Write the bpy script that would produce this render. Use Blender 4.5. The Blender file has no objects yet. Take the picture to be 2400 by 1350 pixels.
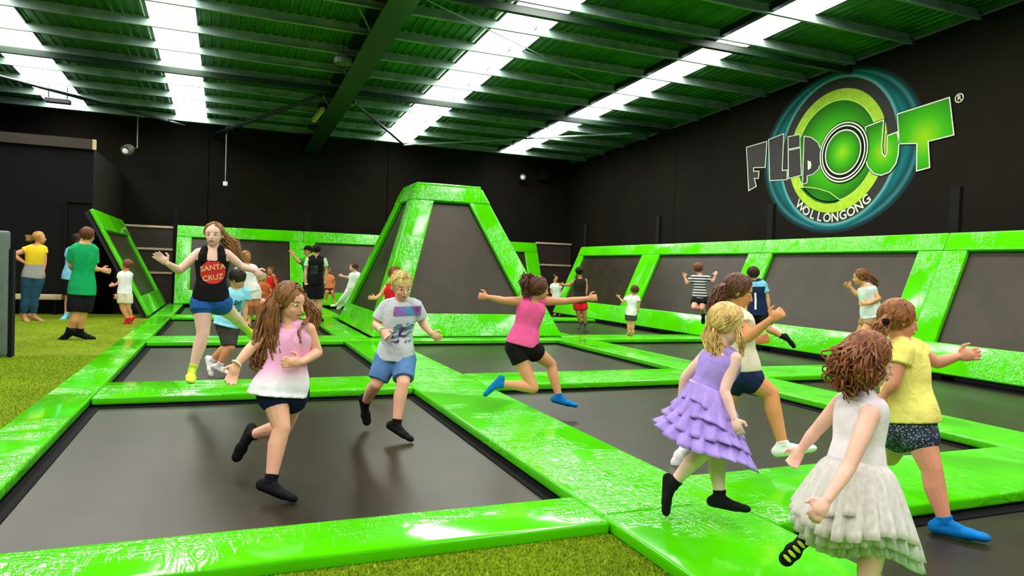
import bpy, bmesh, math, random
import numpy as np
from mathutils import Vector, Matrix, Euler
from mathutils.bvhtree import BVHTree
from mathutils.geometry import tessellate_polygon

random.seed(7)
rng = np.random.default_rng(11)
sc = bpy.context.scene
COL = sc.collection

# ------------------------------------------------------------------ camera
FPX = 1658.5
YAW, PIT, ROL = [math.radians(a) for a in (22.0437, 1.4371, -1.94876)]
CAM = np.array([0.0, 0.0, 1.5])
_cy, _sy = math.cos(YAW), math.sin(YAW)
FW = np.array([_sy*math.cos(PIT), _cy*math.cos(PIT), -math.sin(PIT)])
_r0 = np.array([_cy, -_sy, 0.0]); _u0 = np.cross(_r0, FW)
RT = _r0*math.cos(ROL) - _u0*math.sin(ROL)
UP = _r0*math.sin(ROL) + _u0*math.cos(ROL)
TOCAM = np.array([-_sy, -_cy, 0.0])          # horizontal direction towards the viewer
RH = _r0.copy()                              # horizontal right
ZUP = np.array([0.0, 0.0, 1.0])

cd = bpy.data.cameras.new('camera'); cam = bpy.data.objects.new('camera', cd); COL.objects.link(cam)
cd.sensor_width = 36.0; cd.lens = FPX/2400.0*36.0; cd.clip_start = 0.05; cd.clip_end = 200
cam.matrix_world = Matrix(((RT[0], UP[0], -FW[0], CAM[0]), (RT[1], UP[1], -FW[1], CAM[1]),
                           (RT[2], UP[2], -FW[2], CAM[2]), (0, 0, 0, 1)))
sc.camera = cam

# ------------------------------------------------------------------ world, light, exposure
SKY_STRENGTH = 0.25        # pale daylight entering at the open front of the hall
SKYLIGHT_EMIT = 17.5
w = bpy.data.worlds.new('world'); sc.world = w; w.use_nodes = True
w.node_tree.nodes['Background'].inputs[0].default_value = (1.0, 0.98, 0.95, 1)
w.node_tree.nodes['Background'].inputs[1].default_value = SKY_STRENGTH
sc.view_settings.view_transform = 'Standard'
sc.view_settings.look = 'None'
sc.view_settings.exposure = 0.0
sc.view_settings.gamma = 1.0
sc.view_settings.use_curve_mapping = False
sc.cycles.use_denoising = True
sc.cycles.max_bounces = 8
sc.cycles.sample_clamp_indirect = 6.0

# ------------------------------------------------------------------ pixel helpers (photo 2400 x 1350)
def ray(x, y): return FW + RT*((x-1200)/FPX) - UP*((y-675)/FPX)
def atD(x, y, D): return CAM + ray(x, y)*D
def atX(x, y, X): d = ray(x, y); return CAM + d*(X/d[0])
def atY(x, y, Y): d = ray(x, y); return CAM + d*(Y/d[1])
def atZ(x, y, z): d = ray(x, y); return CAM + d*((z-CAM[2])/d[2])
def nrm(v):
    v = np.asarray(v, float); n = np.linalg.norm(v); return v/n if n > 1e-9 else v

# ------------------------------------------------------------------ materials
def lin(c):
    c = c/255.0
    return c/12.92 if c <= 0.04045 else ((c+0.055)/1.055)**2.4
def rgb(r, g, b): return (lin(r), lin(g), lin(b), 1.0)

class NT:
    def __init__(s, name):
        s.m = bpy.data.materials.new(name); s.m.use_nodes = True
        s.t = s.m.node_tree; s.b = s.t.nodes['Principled BSDF']; s.out = s.t.nodes['Material Output']
    def n(s, typ, **kw):
        nd = s.t.nodes.new(typ)
        for k, v in kw.items():
            if isinstance(k, str) and hasattr(nd, k): setattr(nd, k, v)
        return nd
    def l(s, a, b): s.t.links.new(a, b)
    def coord(s, which='Object', scale=(1, 1, 1), rot=(0, 0, 0), loc=(0, 0, 0)):
        tc = s.n('ShaderNodeTexCoord'); mp = s.n('ShaderNodeMapping')
        mp.inputs['Scale'].default_value = scale; mp.inputs['Rotation'].default_value = rot; mp.inputs['Location'].default_value = loc
        s.l(tc.outputs[which], mp.inputs['Vector']); return mp.outputs[0]
    def noise(s, vec, scale=5, detail=3, rough=.5, dist=0):
        nd = s.n('ShaderNodeTexNoise'); nd.inputs['Scale'].default_value = scale; nd.inputs['Detail'].default_value = detail
        nd.inputs['Roughness'].default_value = rough; nd.inputs['Distortion'].default_value = dist
        s.l(vec, nd.inputs['Vector']); return nd.outputs['Fac']
    def ramp(s, fac, stops, interp='LINEAR'):
        r = s.n('ShaderNodeValToRGB'); cr = r.color_ramp; cr.interpolation = interp
        while len(cr.elements) < len(stops): cr.elements.new(0.5)
        for e, (p, c) in zip(cr.elements, stops):
            e.position = p; e.color = c if len(c) == 4 else (*c, 1)
        s.l(fac, r.inputs[0]); return r.outputs[0]
    def bump(s, h, strength=.3, dist=.01):
        b = s.n('ShaderNodeBump'); b.inputs['Strength'].default_value = strength; b.inputs['Distance'].default_value = dist
        s.l(h, b.inputs['Height']); s.l(b.outputs[0], s.b.inputs['Normal'])
    def base(s, c): s.b.inputs['Base Color'].default_value = c
    def set(s, **kw):
        for k, v in kw.items(): s.b.inputs[k.replace('_', ' ')].default_value = v

def simple(name, c, rough=.6, metal=0, spec=.5, var=.12, vscale=8, bump=0, bscale=60):
    t = NT(name)
    co = t.coord('Object')
    f = t.noise(co, vscale, 3)
    c2 = tuple(min(1, x*(1+var)) for x in c[:3]) + (1,); c1 = tuple(x*(1-var) for x in c[:3]) + (1,)
    t.l(t.ramp(f, [(.3, c1), (.7, c2)]), t.b.inputs['Base Color'])
    t.set(Roughness=rough, Metallic=metal); t.b.inputs['Specular IOR Level'].default_value = spec
    if bump:
        t.bump(t.noise(co, bscale, 4), bump, .004)
    return t.m

def vinyl(name, c):
    t = NT(name)
    co = t.coord('Object', scale=(1, 1, 1))
    big = t.noise(co, 1.3, 2)
    t.l(t.ramp(big, [(.3, tuple(x*.86 for x in c[:3])+(1,)), (.7, tuple(min(1, x*1.1) for x in c[:3])+(1,))]), t.b.inputs['Base Color'])
    # soft puckers everywhere, taut creases only in patches
    soft = t.noise(co, .8, 1, .4, .4)
    patch = t.ramp(t.noise(t.coord('Object', loc=(7, 3, 1)), .9, 2), [(.46, (0, 0, 0)), (.62, (1, 1, 1))])
    h = soft
    for sc_, rot_, amt in (((2.2, 11, 5), .45, .5), ((11, 2.4, 5), -.35, .35)):
        n1 = t.noise(t.coord('Object', scale=sc_, rot=(0, 0, rot_)), 1.1, 2, .5, 1.3)
        r1 = t.ramp(n1, [(.38, (0, 0, 0)), (.5, (1, 1, 1)), (.62, (0, 0, 0))])
        a = t.n('ShaderNodeMath', operation='MULTIPLY'); t.l(r1, a.inputs[0]); t.l(patch, a.inputs[1])
        e = t.n('ShaderNodeMath', operation='MULTIPLY_ADD'); t.l(a.outputs[0], e.inputs[0]); e.inputs[1].default_value = amt*.7; t.l(h, e.inputs[2]); h = e.outputs[0]
    t.bump(h, .4, .03)
    t.set(Roughness=.09); t.b.inputs['Specular IOR Level'].default_value = .5
    return t.m

def cloth(name, c, var=.12, rough=.85, wr=.5, ws=14):
    t = NT(name)
    co = t.coord('Object')
    f = t.noise(co, 9, 3)
    c2 = tuple(min(1, x*(1+var)) for x in c[:3]) + (1,); c1 = tuple(x*(1-var) for x in c[:3]) + (1,)
    t.l(t.ramp(f, [(.3, c1), (.7, c2)]), t.b.inputs['Base Color'])
    h = t.noise(t.coord('Object', scale=(1, 1, .55), rot=(.2, .1, 0)), ws, 3, .5, .8)
    t.bump(h, wr, .02)
    t.set(Roughness=rough); t.b.inputs['Specular IOR Level'].default_value = .2
    return t.m

M = {}
GREEN = (0.075, 0.60, 0.001, 1)
M['pad'] = vinyl('glossy_green_vinyl', GREEN)
M['pad_side'] = vinyl('green_vinyl_skirt', (0.012, 0.36, 0.006, 1))
t = NT('black_jump_mat')
co = t.coord('Object'); wv = t.n('ShaderNodeTexWave'); wv.inputs['Scale'].default_value = 90; wv.inputs['Distortion'].default_value = 1.5
t.l(co, wv.inputs['Vector'])
f = t.noise(co, 2.2, 4)
t.l(t.ramp(f, [(.3, (.018, .0133, .0076)), (.7, (.030, .0226, .0128))]), t.b.inputs['Base Color'])
t.bump(wv.outputs['Fac'], .1, .002); t.set(Roughness=.34); t.b.inputs['Specular IOR Level'].default_value = .32; t.b.inputs['Specular Tint'].default_value = (1, .93, .78, 1)
M['mat'] = t.m
M['webbing'] = simple('black_webbing', (.004, .004, .004, 1), .85, spec=.1)
M['frame'] = simple('black_frame', (.008, .008, .009, 1), .5)
t = NT('dark_wall_paint')
co = t.coord('Object'); f = t.noise(co, .5, 4, .6)
t.l(t.ramp(f, [(.25, (.0052, .0040, .0023)), (.75, (.0120, .0090, .0050))]), t.b.inputs['Base Color'])
t.bump(t.noise(co, 40, 3), .15, .003); t.set(Roughness=.8); t.b.inputs['Specular IOR Level'].default_value = .12
M['wall'] = t.m
M['black'] = simple('matt_black', (.004, .004, .004, 1), .8, spec=.2)
t = NT('artificial_turf')
co = t.coord('Object'); f = t.noise(co, 60, 3); f2 = t.noise(co, 1.2, 2)
mx = t.n('ShaderNodeMath', operation='MULTIPLY_ADD'); t.l(f, mx.inputs[0]); mx.inputs[1].default_value = .6
mx2 = t.n('ShaderNodeMath', operation='MULTIPLY'); t.l(f2, mx2.inputs[0]); mx2.inputs[1].default_value = .4
t.l(mx2.outputs[0], mx.inputs[2])
t.l(t.ramp(mx.outputs[0], [(.3, rgb(86, 105, 4)), (.7, rgb(150, 175, 14))]), t.b.inputs['Base Color'])
t.bump(t.noise(co, 180, 3), .8, .02); t.set(Roughness=.85); t.b.inputs['Specular IOR Level'].default_value = .15
M['turf'] = t.m
M['blade'] = simple('turf_blades', rgb(132, 160, 12), .7, var=.35, vscale=30, spec=.2)
t = NT('roof_foil_green_bounce')
co = t.coord('Object'); f = t.noise(co, 1.4, 4)
br = t.n('ShaderNodeTexBrick'); br.inputs['Scale'].default_value = 9; br.inputs['Mortar Size'].default_value = .05; br.offset = 0
br.inputs['Color1'].default_value = (1, 1, 1, 1); br.inputs['Color2'].default_value = (.85, .85, .85, 1); br.inputs['Mortar'].default_value = (.45, .45, .45, 1)
t.l(co, br.inputs['Vector'])
rm = t.ramp(f, [(.3, rgb(44, 114, 26)), (.7, rgb(74, 152, 40))])  # green bounce off the pads is put into the silver foil's colour
mm = t.n('ShaderNodeMix', data_type='RGBA', blend_type='MULTIPLY'); mm.inputs['Factor'].default_value = 1
t.l(rm, mm.inputs['A']); t.l(br.outputs['Color'], mm.inputs['B']); t.l(mm.outputs['Result'], t.b.inputs['Base Color'])
t.set(Roughness=.4, Metallic=.2)
M['roof'] = t.m
t = NT('galvanised_purlin')
co = t.coord('Object'); f = t.noise(co, 3, 4)
t.l(t.ramp(f, [(.3, rgb(116, 138, 130)), (.7, rgb(156, 178, 170))]), t.b.inputs['Base Color'])
t.set(Roughness=.45, Metallic=.15); M['galv'] = t.m
M['steel_green'] = simple('dark_green_steel', (.006, .028, .012, 1), .35, spec=.5)
M['steel_dark'] = simple('dark_steel', (.008, .012, .014, 1), .35, spec=.5)
t = NT('skylight_sheet')
em = t.n('ShaderNodeEmission'); em.inputs[0].default_value = (1, .985, .95, 1); em.inputs[1].default_value = SKYLIGHT_EMIT
t.l(em.outputs[0], t.out.inputs[0]); M['sky'] = t.m
M['cream'] = simple('cream_batten', rgb(215, 190, 150), .6)
M['brownpanel'] = simple('brown_panel', rgb(52, 40, 30), .6, var=.2)
M['greyvinyl'] = simple('grey_vinyl', rgb(96, 110, 104), .5)
M['white'] = simple('white_plastic', rgb(235, 235, 230), .5)
M['lampgrey'] = simple('lamp_grey', rgb(120, 125, 110), .45, metal=.4)

# ------------------------------------------------------------------ mesh building
class MB:
    def __init__(s): s.v = []; s.f = []; s.n = 0
    def add(s, v, f):
        v = np.asarray(v, float).reshape(-1, 3); s.v.append(v)
        s.f.extend([tuple(i + s.n for i in q) for q in f]); s.n += len(v); return s
    def verts(s): return np.concatenate(s.v) if s.v else np.zeros((0, 3))
    def mesh(s, name, smooth=False):
        me = bpy.data.meshes.new(name); me.from_pydata(s.verts().tolist(), [], s.f); me.update()
        if smooth: me.shade_smooth()
        return me

def obj(name, me, mat=None, parent=None):
    if isinstance(me, MB): me = me.mesh(name)
    o = bpy.data.objects.new(name, me); COL.objects.link(o)
    if mat is not None:
        me.materials.clear()
        for m in (mat if isinstance(mat, (list, tuple)) else [mat]): me.materials.append(m)
    if parent is not None:
        o.parent = parent
        o.matrix_parent_inverse = Matrix.Translation(-Vector(parent.location)) if parent.type == 'EMPTY' else parent.matrix_world.inverted()
    return o
def empty(name, loc):
    o = bpy.data.objects.new(name, None); COL.objects.link(o); o.location = tuple(float(x) for x in loc)
    o.empty_display_size = .2; return o
def tag(o, label=None, cat=None, group=None, kind=None):
    if label: o['label'] = label
    if cat: o['category'] = cat
    if group: o['group'] = group
    if kind: o['kind'] = kind
    return o

def box(mb, x0, x1, y0, y1, z0, z1):
    v = [(x, y, z) for z in (z0, z1) for y in (y0, y1) for x in (x0, x1)]
    return mb.add(v, [(0, 2, 3, 1), (4, 5, 7, 6), (0, 1, 5, 4), (2, 6, 7, 3), (0, 4, 6, 2), (1, 3, 7, 5)])
def boxm(*a): return box(MB(), *a)

def bar(mb, p, q, wd, ht, upv=(0, 0, 1)):
    p = np.asarray(p, float); q = np.asarray(q, float); d = nrm(q-p)
    s = nrm(np.cross(d, upv)); u = np.cross(s, d)
    v = [e + s*a*wd/2 + u*b*ht/2 for e in (p, q) for a, b in ((-1, -1), (1, -1), (1, 1), (-1, 1))]
    return mb.add(v, [(3, 2, 1, 0), (4, 5, 6, 7), (0, 1, 5, 4), (1, 2, 6, 5), (2, 3, 7, 6), (3, 0, 4, 7)])

def frames(path):
    path = np.asarray(path, float); n = len(path); T = np.zeros_like(path)
    T[1:-1] = path[2:]-path[:-2]; T[0] = path[1]-path[0]; T[-1] = path[-1]-path[-2]
    T /= (np.linalg.norm(T, axis=1)[:, None]+1e-9)
    a = np.array([0, 0, 1.]) if abs(T[0][2]) < .9 else np.array([1., 0, 0])
    N = []; cur = nrm(np.cross(T[0], a))
    for i in range(n):
        cur = nrm(cur - T[i]*np.dot(cur, T[i])); N.append(cur)
    N = np.array(N); return T, N, np.cross(T, N)
def tube(mb, path, rad, seg=8, cap=True):
    path = np.asarray(path, float); n = len(path)
    rad = np.broadcast_to(np.asarray(rad, float), (n,))
    T, N, B = frames(path)
    a = np.linspace(0, 2*math.pi, seg, endpoint=False)
    v = (path[:, None, :] + rad[:, None, None]*(np.cos(a)[None, :, None]*N[:, None, :] + np.sin(a)[None, :, None]*B[:, None, :])).reshape(-1, 3)
    f = [(i*seg+j, i*seg+(j+1) % seg, (i+1)*seg+(j+1) % seg, (i+1)*seg+j) for i in range(n-1) for j in range(seg)]
    if cap:
        f.append(tuple(range(seg-1, -1, -1))); f.append(tuple((n-1)*seg+j for j in range(seg)))
    return mb.add(v, f)
def capsule(mb, p, q, r0, r1, seg=12):
    p = np.asarray(p, float); q = np.asarray(q, float); d = nrm(q-p)
    if np.linalg.norm(q-p) < 1e-6: d = np.array([0, 0, 1.])
    th = [1.45, 1.1, .7, .35]
    path = [p - d*r0*math.sin(x) for x in th] + [p, (p+q)/2, q] + [q + d*r1*math.sin(x) for x in th[::-1]]
    rad = [r0*math.cos(x) for x in th] + [r0, (r0+r1)/2, r1] + [r1*math.cos(x) for x in th[::-1]]
    return tube(mb, path, rad, seg)
def ellip(mb, c, ax, rad, nu=14, nv=10):
    c = np.asarray(c, float); ax = np.asarray(ax, float)
    v = []
    for i in range(1, nv):
        th = math.pi*i/nv
        for j in range(nu):
            ph = 2*math.pi*j/nu
            l = np.array([math.sin(th)*math.cos(ph)*rad[0], math.sin(th)*math.sin(ph)*rad[1], math.cos(th)*rad[2]])
            v.append(c + l @ ax)
    top = len(v); v.append(c + ax[2]*rad[2]); bot = len(v); v.append(c - ax[2]*rad[2])
    f = [(i*nu+j, (i+1)*nu+j, (i+1)*nu+(j+1) % nu, i*nu+(j+1) % nu) for i in range(nv-2) for j in range(nu)]
    f += [(top, j, (j+1) % nu) for j in range(nu)] + [(bot, (nv-2)*nu+(j+1) % nu, (nv-2)*nu+j) for j in range(nu)]
    return mb.add(v, f)
def loft(mb, rings, cap=True):
    """rings: list of (n,3) arrays"""
    n = len(rings[0]); v = np.concatenate(rings); m = len(rings)
    f = [(i*n+j, i*n+(j+1) % n, (i+1)*n+(j+1) % n, (i+1)*n+j) for i in range(m-1) for j in range(n)]
    if cap: f.append(tuple(range(n-1, -1, -1))); f.append(tuple((m-1)*n+j for j in range(n)))
    return mb.add(v, f)

def bevel_mesh(me, w, seg=2):
    bm = bmesh.new(); bm.from_mesh(me)
    bmesh.ops.recalc_face_normals(bm, faces=bm.faces)
    bmesh.ops.bevel(bm, geom=[e for e in bm.edges], offset=w, segments=seg, profile=.6, affect='EDGES', clamp_overlap=True)
    bm.to_mesh(me); bm.free(); me.shade_smooth()
    try: me.set_sharp_from_angle(angle=math.radians(50))
    except Exception: pass
    return me

def slab(name, quad, t, n=None, mat=None, parent=None, bev=.025, seg=3):
    """padded slab: quad = outer (visible) face, thickness t inwards along -n"""
    q = [np.asarray(p, float) for p in quad]
    if n is None: n = nrm(np.cross(q[1]-q[0], q[3]-q[0]))
    mb = MB(); v = [p - n*t for p in q] + q
    mb.add(v, [(3, 2, 1, 0), (4, 5, 6, 7), (0, 1, 5, 4), (1, 2, 6, 5), (2, 3, 7, 6), (3, 0, 4, 7)])
    me = mb.mesh(name)
    if bev: bevel_mesh(me, bev, seg)
    return obj(name, me, mat, parent)

# ------------------------------------------------------------------ the hall: floor, turf, walls, roof
RS = 0.0405
def roofz(y, off=0.0): return 6.1 + (25.3-y)*RS - off
def at_roof(px, py, off=0.0):
    d = ray(px, py); tt = (6.1 + 25.3*RS - off - CAM[2])/(d[2] + RS*d[1]); return CAM + d*tt
XW, YB = 13.1, 26.3
PT = 0.10                       # top of the floor pads
L0, L1, L2, XR = (-1.65, -1.21), (2.05, 2.96), (6.40, 7.22), 10.43
T1L, T1R, T2, T3, T4, YBK = (3.45, 3.92), (3.15, 4.12), (8.0, 8.97), (13.2, 14.2), (18.9, 19.7), 24.4

tag(obj('floor', boxm(-11.1, XW+.1, -8, YB+.1, -.35, -.25), M['black']), 'black floor slab under the trampoline beds', 'floor', kind='structure')
mb = MB()
box(mb, -11, L0[0], -6, 20.6, -.249, .03); box(mb, L0[0], L1[0], -6, T1L[0], -.249, .03)
turf = tag(obj('floor_turf', mb, M['turf']), 'olive green artificial turf around the trampoline court', 'turf', kind='structure')
# turf blades (uncountable)
def blades(n, x0, x1, y0, y1):
    x = rng.uniform(x0, x1, n); y = rng.uniform(y0, y1, n); a = rng.uniform(0, 6.28, n); h = rng.uniform(.010, .022, n); wd = rng.uniform(.0025, .005, n)
    lx = rng.normal(0, .008, n); ly = rng.normal(0, .008, n); z = np.full(n, .029)
    p0 = np.stack([x-np.cos(a)*wd, y-np.sin(a)*wd, z], 1); p1 = np.stack([x+np.cos(a)*wd, y+np.sin(a)*wd, z], 1); p2 = np.stack([x+lx, y+ly, z+h], 1)
    return np.stack([p0, p1, p2], 1).reshape(-1, 3)
for n_, bx_, lab in ((42000, (-.6, 2.04, 2.0, 3.44), 'short olive pile of the turf in front of the large bed'), (60000, (-3.6, -1.66, 5.0, 12.0), 'short olive pile of the turf along the green border pad'),
                     (22000, (-5.5, -1.66, 12.4, 19.1), 'short olive pile of the turf where the adults stand')):
    bv = blades(n_, *bx_); nb = n_
    me = bpy.data.meshes.new('turf_pile'); me.vertices.add(len(bv)); me.vertices.foreach_set('co', bv.astype(np.float32).ravel())
    me.loops.add(nb*3); me.loops.foreach_set('vertex_index', np.arange(nb*3, dtype=np.int32)); me.polygons.add(nb)
    me.polygons.foreach_set('loop_start', np.arange(0, nb*3, 3, dtype=np.int32)); me.update(); me.validate()
    tag(obj('turf_pile', me, M['blade']), lab, 'turf', kind='stuff')

def wall_panels(name, label, segs, mk):
    e = tag(empty(name, (0, 0, 0)), label, 'wall', kind='structure')
    for a, b in segs: obj('wall_panel', mk(a, b), M['wall'], e)
    return e
def mk_back(a, b):
    m = MB(); return box(m, a+.012, b-.012 + (.2 if b == XW else 0), YB, YB+.15, -.25, roofz(YB, -.02))
wall_panels('wall_back', 'tall black painted back wall of wide panels', [(-11, -6.8), (-6.8, -.62), (-.62, 5.5), (5.5, XW)], mk_back)
obj('wall_seam', boxm(-11, XW, YB+.14, YB+.2, -.25, 6.1), M['black'], bpy.data.objects['wall_back'])
def mk_right(a, b):
    m = MB(); z0, z1 = roofz(a, .16), roofz(b, .16)
    v = [(XW, a+.012, -.25), (XW, b-.012, -.25), (XW, b-.012, z1), (XW, a+.012, z0)]
    v += [(XW+.15, y, z) for _, y, z in v]
    return m.add(v, [(0, 1, 2, 3), (7, 6, 5, 4), (0, 4, 5, 1), (1, 5, 6, 2), (2, 6, 7, 3), (3, 7, 4, 0)])
wall_panels('wall_right', 'long black painted side wall carrying the round painted sign', [(-8, 0), (0, 6.3), (6.3, 12.57), (12.57, 18.9), (18.9, YB)], mk_right)
obj('wall_seam', boxm(XW+.14, XW+.2, -8, YB, -.25, 6.1), M['black'], bpy.data.objects['wall_right'])
m = MB(); bar(m, (XW+.1, -8, roofz(-8, .06)), (XW+.1, YB, roofz(YB, .06)), .3, .12)
obj('eave_capping', m, M['roof'], bpy.data.objects['wall_right'])
wall_panels('wall_left', 'black side wall beyond the turf', [(-8, 4), (4, 12), (12, 20), (20, YB)], lambda a, b: boxm(-11.15, -11, a+.012, b-.012, -.25, roofz(a)))

ceil = tag(empty('ceiling', (0, 0, 6.5)), 'pitched metal roof with translucent skylight strips and purlins', 'ceiling', kind='structure')
YF0, YF1 = -8.0, YB+.1
def roof_sheet(x0, x1):
    per = .19; n = int((x1-x0)/per); xs = []
    for i in range(n+1):
        b = x0 + i*per
        xs += [(b, 0), (b+.06, 0), (b+.08, .03), (b+.17, .03)]
    xs = [(min(x, x1), z) for x, z in xs if x <= x1+.18]
    v = []
    for y in (YF0, YF1): v += [(x, y, roofz(y)+z) for x, z in xs]
    k = len(xs); return MB().add(v, [(i, i+1, k+i+1, k+i) for i in range(k-1)])
SKX = [(-5.1, -4.02), (-1.58, -.66), (5.0, 6.14), (9.42, 10.5)]
prev = -11.0
for a, b in SKX + [(XW+.2, None)]:
    obj('roof_sheet', roof_sheet(prev, a), M['roof'], ceil); prev = b
for a, b in SKX:
    y0, y1 = YF0, 25.3
    m = MB().add([(a, y0, roofz(y0)-.005), (b, y0, roofz(y0)-.005), (b, y1, roofz(y1)-.005), (a, y1, roofz(y1)-.005)], [(0, 3, 2, 1)])
    obj('skylight_panel', m, M['sky'], ceil)
    m = MB().add([(a, y1, roofz(y1)), (b, y1, roofz(y1)), (b, YF1, roofz(YF1)), (a, YF1, roofz(YF1))], [(0, 3, 2, 1)])
    obj('roof_sheet', m, M['roof'], ceil)
    for xx in (a, b):
        m = MB(); bar(m, (xx, y0, roofz(y0, .02)), (xx, y1, roofz(y1, .02)), .03, .05); obj('skylight_trim', m, M['steel_dark'], ceil)
m = MB(); bar(m, (9.42, YF0, roofz(YF0, .1)), (9.42, 25.3, roofz(25.3, .1)), .12, .1); obj('cable_tray', m, M['steel_dark'], ceil)
# Z-section purlins
y = 12.14 - 1.43*14
pm = None
while y < 26.2:
    if pm is None:
        m = MB(); X0, X1 = -11, XW+.1
        sec = [(.0, -.02), (.07, -.02), (.07, -.03), (.012, -.03), (.012, -.21), (.012, -.22), (-.06, -.22), (-.06, -.2), (-.052, -.2), (-.052, -.211), (0, -.211)]
        k = len(sec)
        v = [(xx, yy, zz) for xx in (X0, X1) for yy, zz in sec]
        m.add(v, [(i, (i+1) % k, k+(i+1) % k, k+i) for i in range(k)]); pm = m.mesh('purlin')
        o = obj('purlin', pm, M['galv'], ceil)
    else:
        o = bpy.data.objects.new('purlin', pm); COL.objects.link(o); o.parent = ceil; o.matrix_parent_inverse = Matrix.Translation((0, 0, -6.5))
    o.location = (0, y, roofz(y)); y += 1.43
# deep strut beams
for yy in (12.25, 19.05, 5.5):
    m = MB(); bar(m, (-11, yy, roofz(yy, .32)), (XW, yy, roofz(yy, .32)), .12, .14); obj('strut_beam', m, M['steel_green'], ceil)
# main rafter (I-section) with knee braces
m = MB()
for off, wd, ht in ((.62, .5, .03), (.06, .5, .03)):
    bar(m, (2.7, YF0, roofz(YF0, off)), (2.7, YB, roofz(YB, off)), wd, ht)
bar(m, (2.7, YF0, roofz(YF0, .34)), (2.7, YB, roofz(YB, .34)), .03, .56)
raf = obj('rafter', m, M['steel_green'], ceil)
for p, q, oa, ob, r in [((842, 18), (883, 102), .1, .62, .02), ((800, 150), (822, 197), .1, .62, .02), ((757, 222), (779, 266), .1, .62, .02), ((735, 295), (748, 316), .1, .62, .02)]:
    m = MB(); tube(m, [at_roof(*p, oa), at_roof(*q, ob)], r); obj('fly_brace', m, M['galv'], ceil)
m = MB(); bar(m, at_roof(735, 283, .5), at_roof(757, 255, .5), .12, .1); obj('beam_plate', m, M['cream'], ceil)
for p, q, oa, ob, r in [((-40, 168), (432, 294), .45, .25, .045), ((470, 326), (752, 224), .3, .45, .06), ((828, 238), (945, 338), .45, .3, .045),
                        ((945, 340), (1480, 312), .2, .25, .03), ((1000, 0), (1290, 140), .25, .25, .012), ((1230, 120), (1400, 200), .25, .25, .012)]:
    m = MB(); tube(m, [at_roof(*p, oa), at_roof(*q, ob)], r); obj('bracing_rod', m, M['steel_dark'] if r > .04 else M['galv'], ceil)
for px, py in [(1270, 62), (1208, 112), (1156, 157), (1110, 195), (1074, 227), (1010, 277), (985, 300)]:
    P = at_roof(px, py, .03); m = MB(); tube(m, [P+(-.12, 0, .02), P+(-.12, .0, -.06), P+(-.12, .3, -.07), P+(.02, .3, -.07)], .012, 6); obj('skylight_bracket', m, M['steel_dark'], ceil)

# ---- dark partition block at the back of the turf
part = tag(empty('wall_partition', (-7, 20.6, 0)), 'black partition block with a header beam behind the turf', 'wall', kind='structure')
obj('partition_front', boxm(-11, -3.15, 20.6, 20.75, -.25, 4.2), M['black'], part)
obj('partition_side', boxm(-3.3, -3.15, 20.76, YB, -.25, 4.2), M['wall'], part)
obj('header_beam', boxm(-11, -3.17, 20.5, 20.62, 4.17, 4.42), M['brownpanel'], part)
obj('beam_end', boxm(-3.17, -3.1, 20.5, 20.62, 4.17, 4.42), M['cream'], part)
for a, b in (((-3.72, 20.56, 2.85), (-3.72, 20.56, 0)), ((-3.72, 20.56, 2.85), (-3.17, 20.56, 2.85))):
    m = MB(); bar(m, a, b, .05, .05, (0, 1, 0)); obj('door_frame', m, M['wall'], part)
bench = tag(empty('bench', (-4.3, 20.3, .03)), 'low cream topped bench against the black partition', 'bench')
obj('bench_top', bevel_mesh(boxm(-5.6, -3.72, 20.15, 20.5, .40, .52).mesh('bench_top'), .01), M['cream'], bench)
for xx in (-5.4, -4.6, -3.9): obj('leg', boxm(xx, xx+.06, 20.22, 20.44, .03, .40), M['black'], bench)

# ---- grey padded screen at the left edge
scr = tag(empty('padded_screen', (-3.1, 11.9, .03)), 'tall grey vinyl padded screen with black edge standing on the turf', 'screen')
P = atY(24, 542, 11.9); 
slab('padding', [(-4.1, 11.8, .06), (P[0], 11.8, .06), (P[0], 11.8, P[2]), (-4.1, 11.8, P[2])], .14, np.array([0, -1., 0]), M['greyvinyl'], scr, .03)
obj('edge_frame', boxm(P[0]-.01, P[0]+.05, 11.86, 12.0, .03, P[2]-.25), M['black'], scr)

# ------------------------------------------------------------------ trampoline court
BEDS = 'black jumping beds of the trampoline court'
cols = {'A': (L0[1], L1[0]), 'B': (L1[1], L2[0]), 'C': (L2[1], XR)}
cells = [('B', .4, T1R[0], 'black trampoline bed beside the front turf, under the girl in the white tutu dress'),
         ('C', .4, T1R[0], 'black trampoline bed in the front corner under the painted side wall'),
         ('A', T1L[1], T2[0], 'large black trampoline bed behind the front turf edge, under the long haired running girl'),
         ('B', T1R[1], T2[0], 'black trampoline bed under the leaping girl in pink'),
         ('C', T1R[1], T2[0], 'black trampoline bed at the sloping side wall, second from the front'),
         ('A', T2[1], T3[0], 'black trampoline bed under the boy in light blue, beside the turf'),
         ('B', T2[1], T3[0], 'black trampoline bed directly in front of the green pyramid'),
         ('C', T2[1], T3[0], 'black trampoline bed at the side wall below the boy in navy'),
         ('A', T3[1], T4[0], 'black trampoline bed between pyramid and turf, by the two staff in caps'),
         ('C', T3[1], T4[0], 'black trampoline bed beside the pyramid, under the child in red shorts'),
         ('A', T4[1], YBK, 'rear black trampoline bed next to the sloped panel by the turf'),
         ('B', T4[1], YBK, 'rear black trampoline bed behind the green pyramid'),
         ('C', T4[1], YBK, 'rear black trampoline bed in the corner of both sloping walls')]
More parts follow.
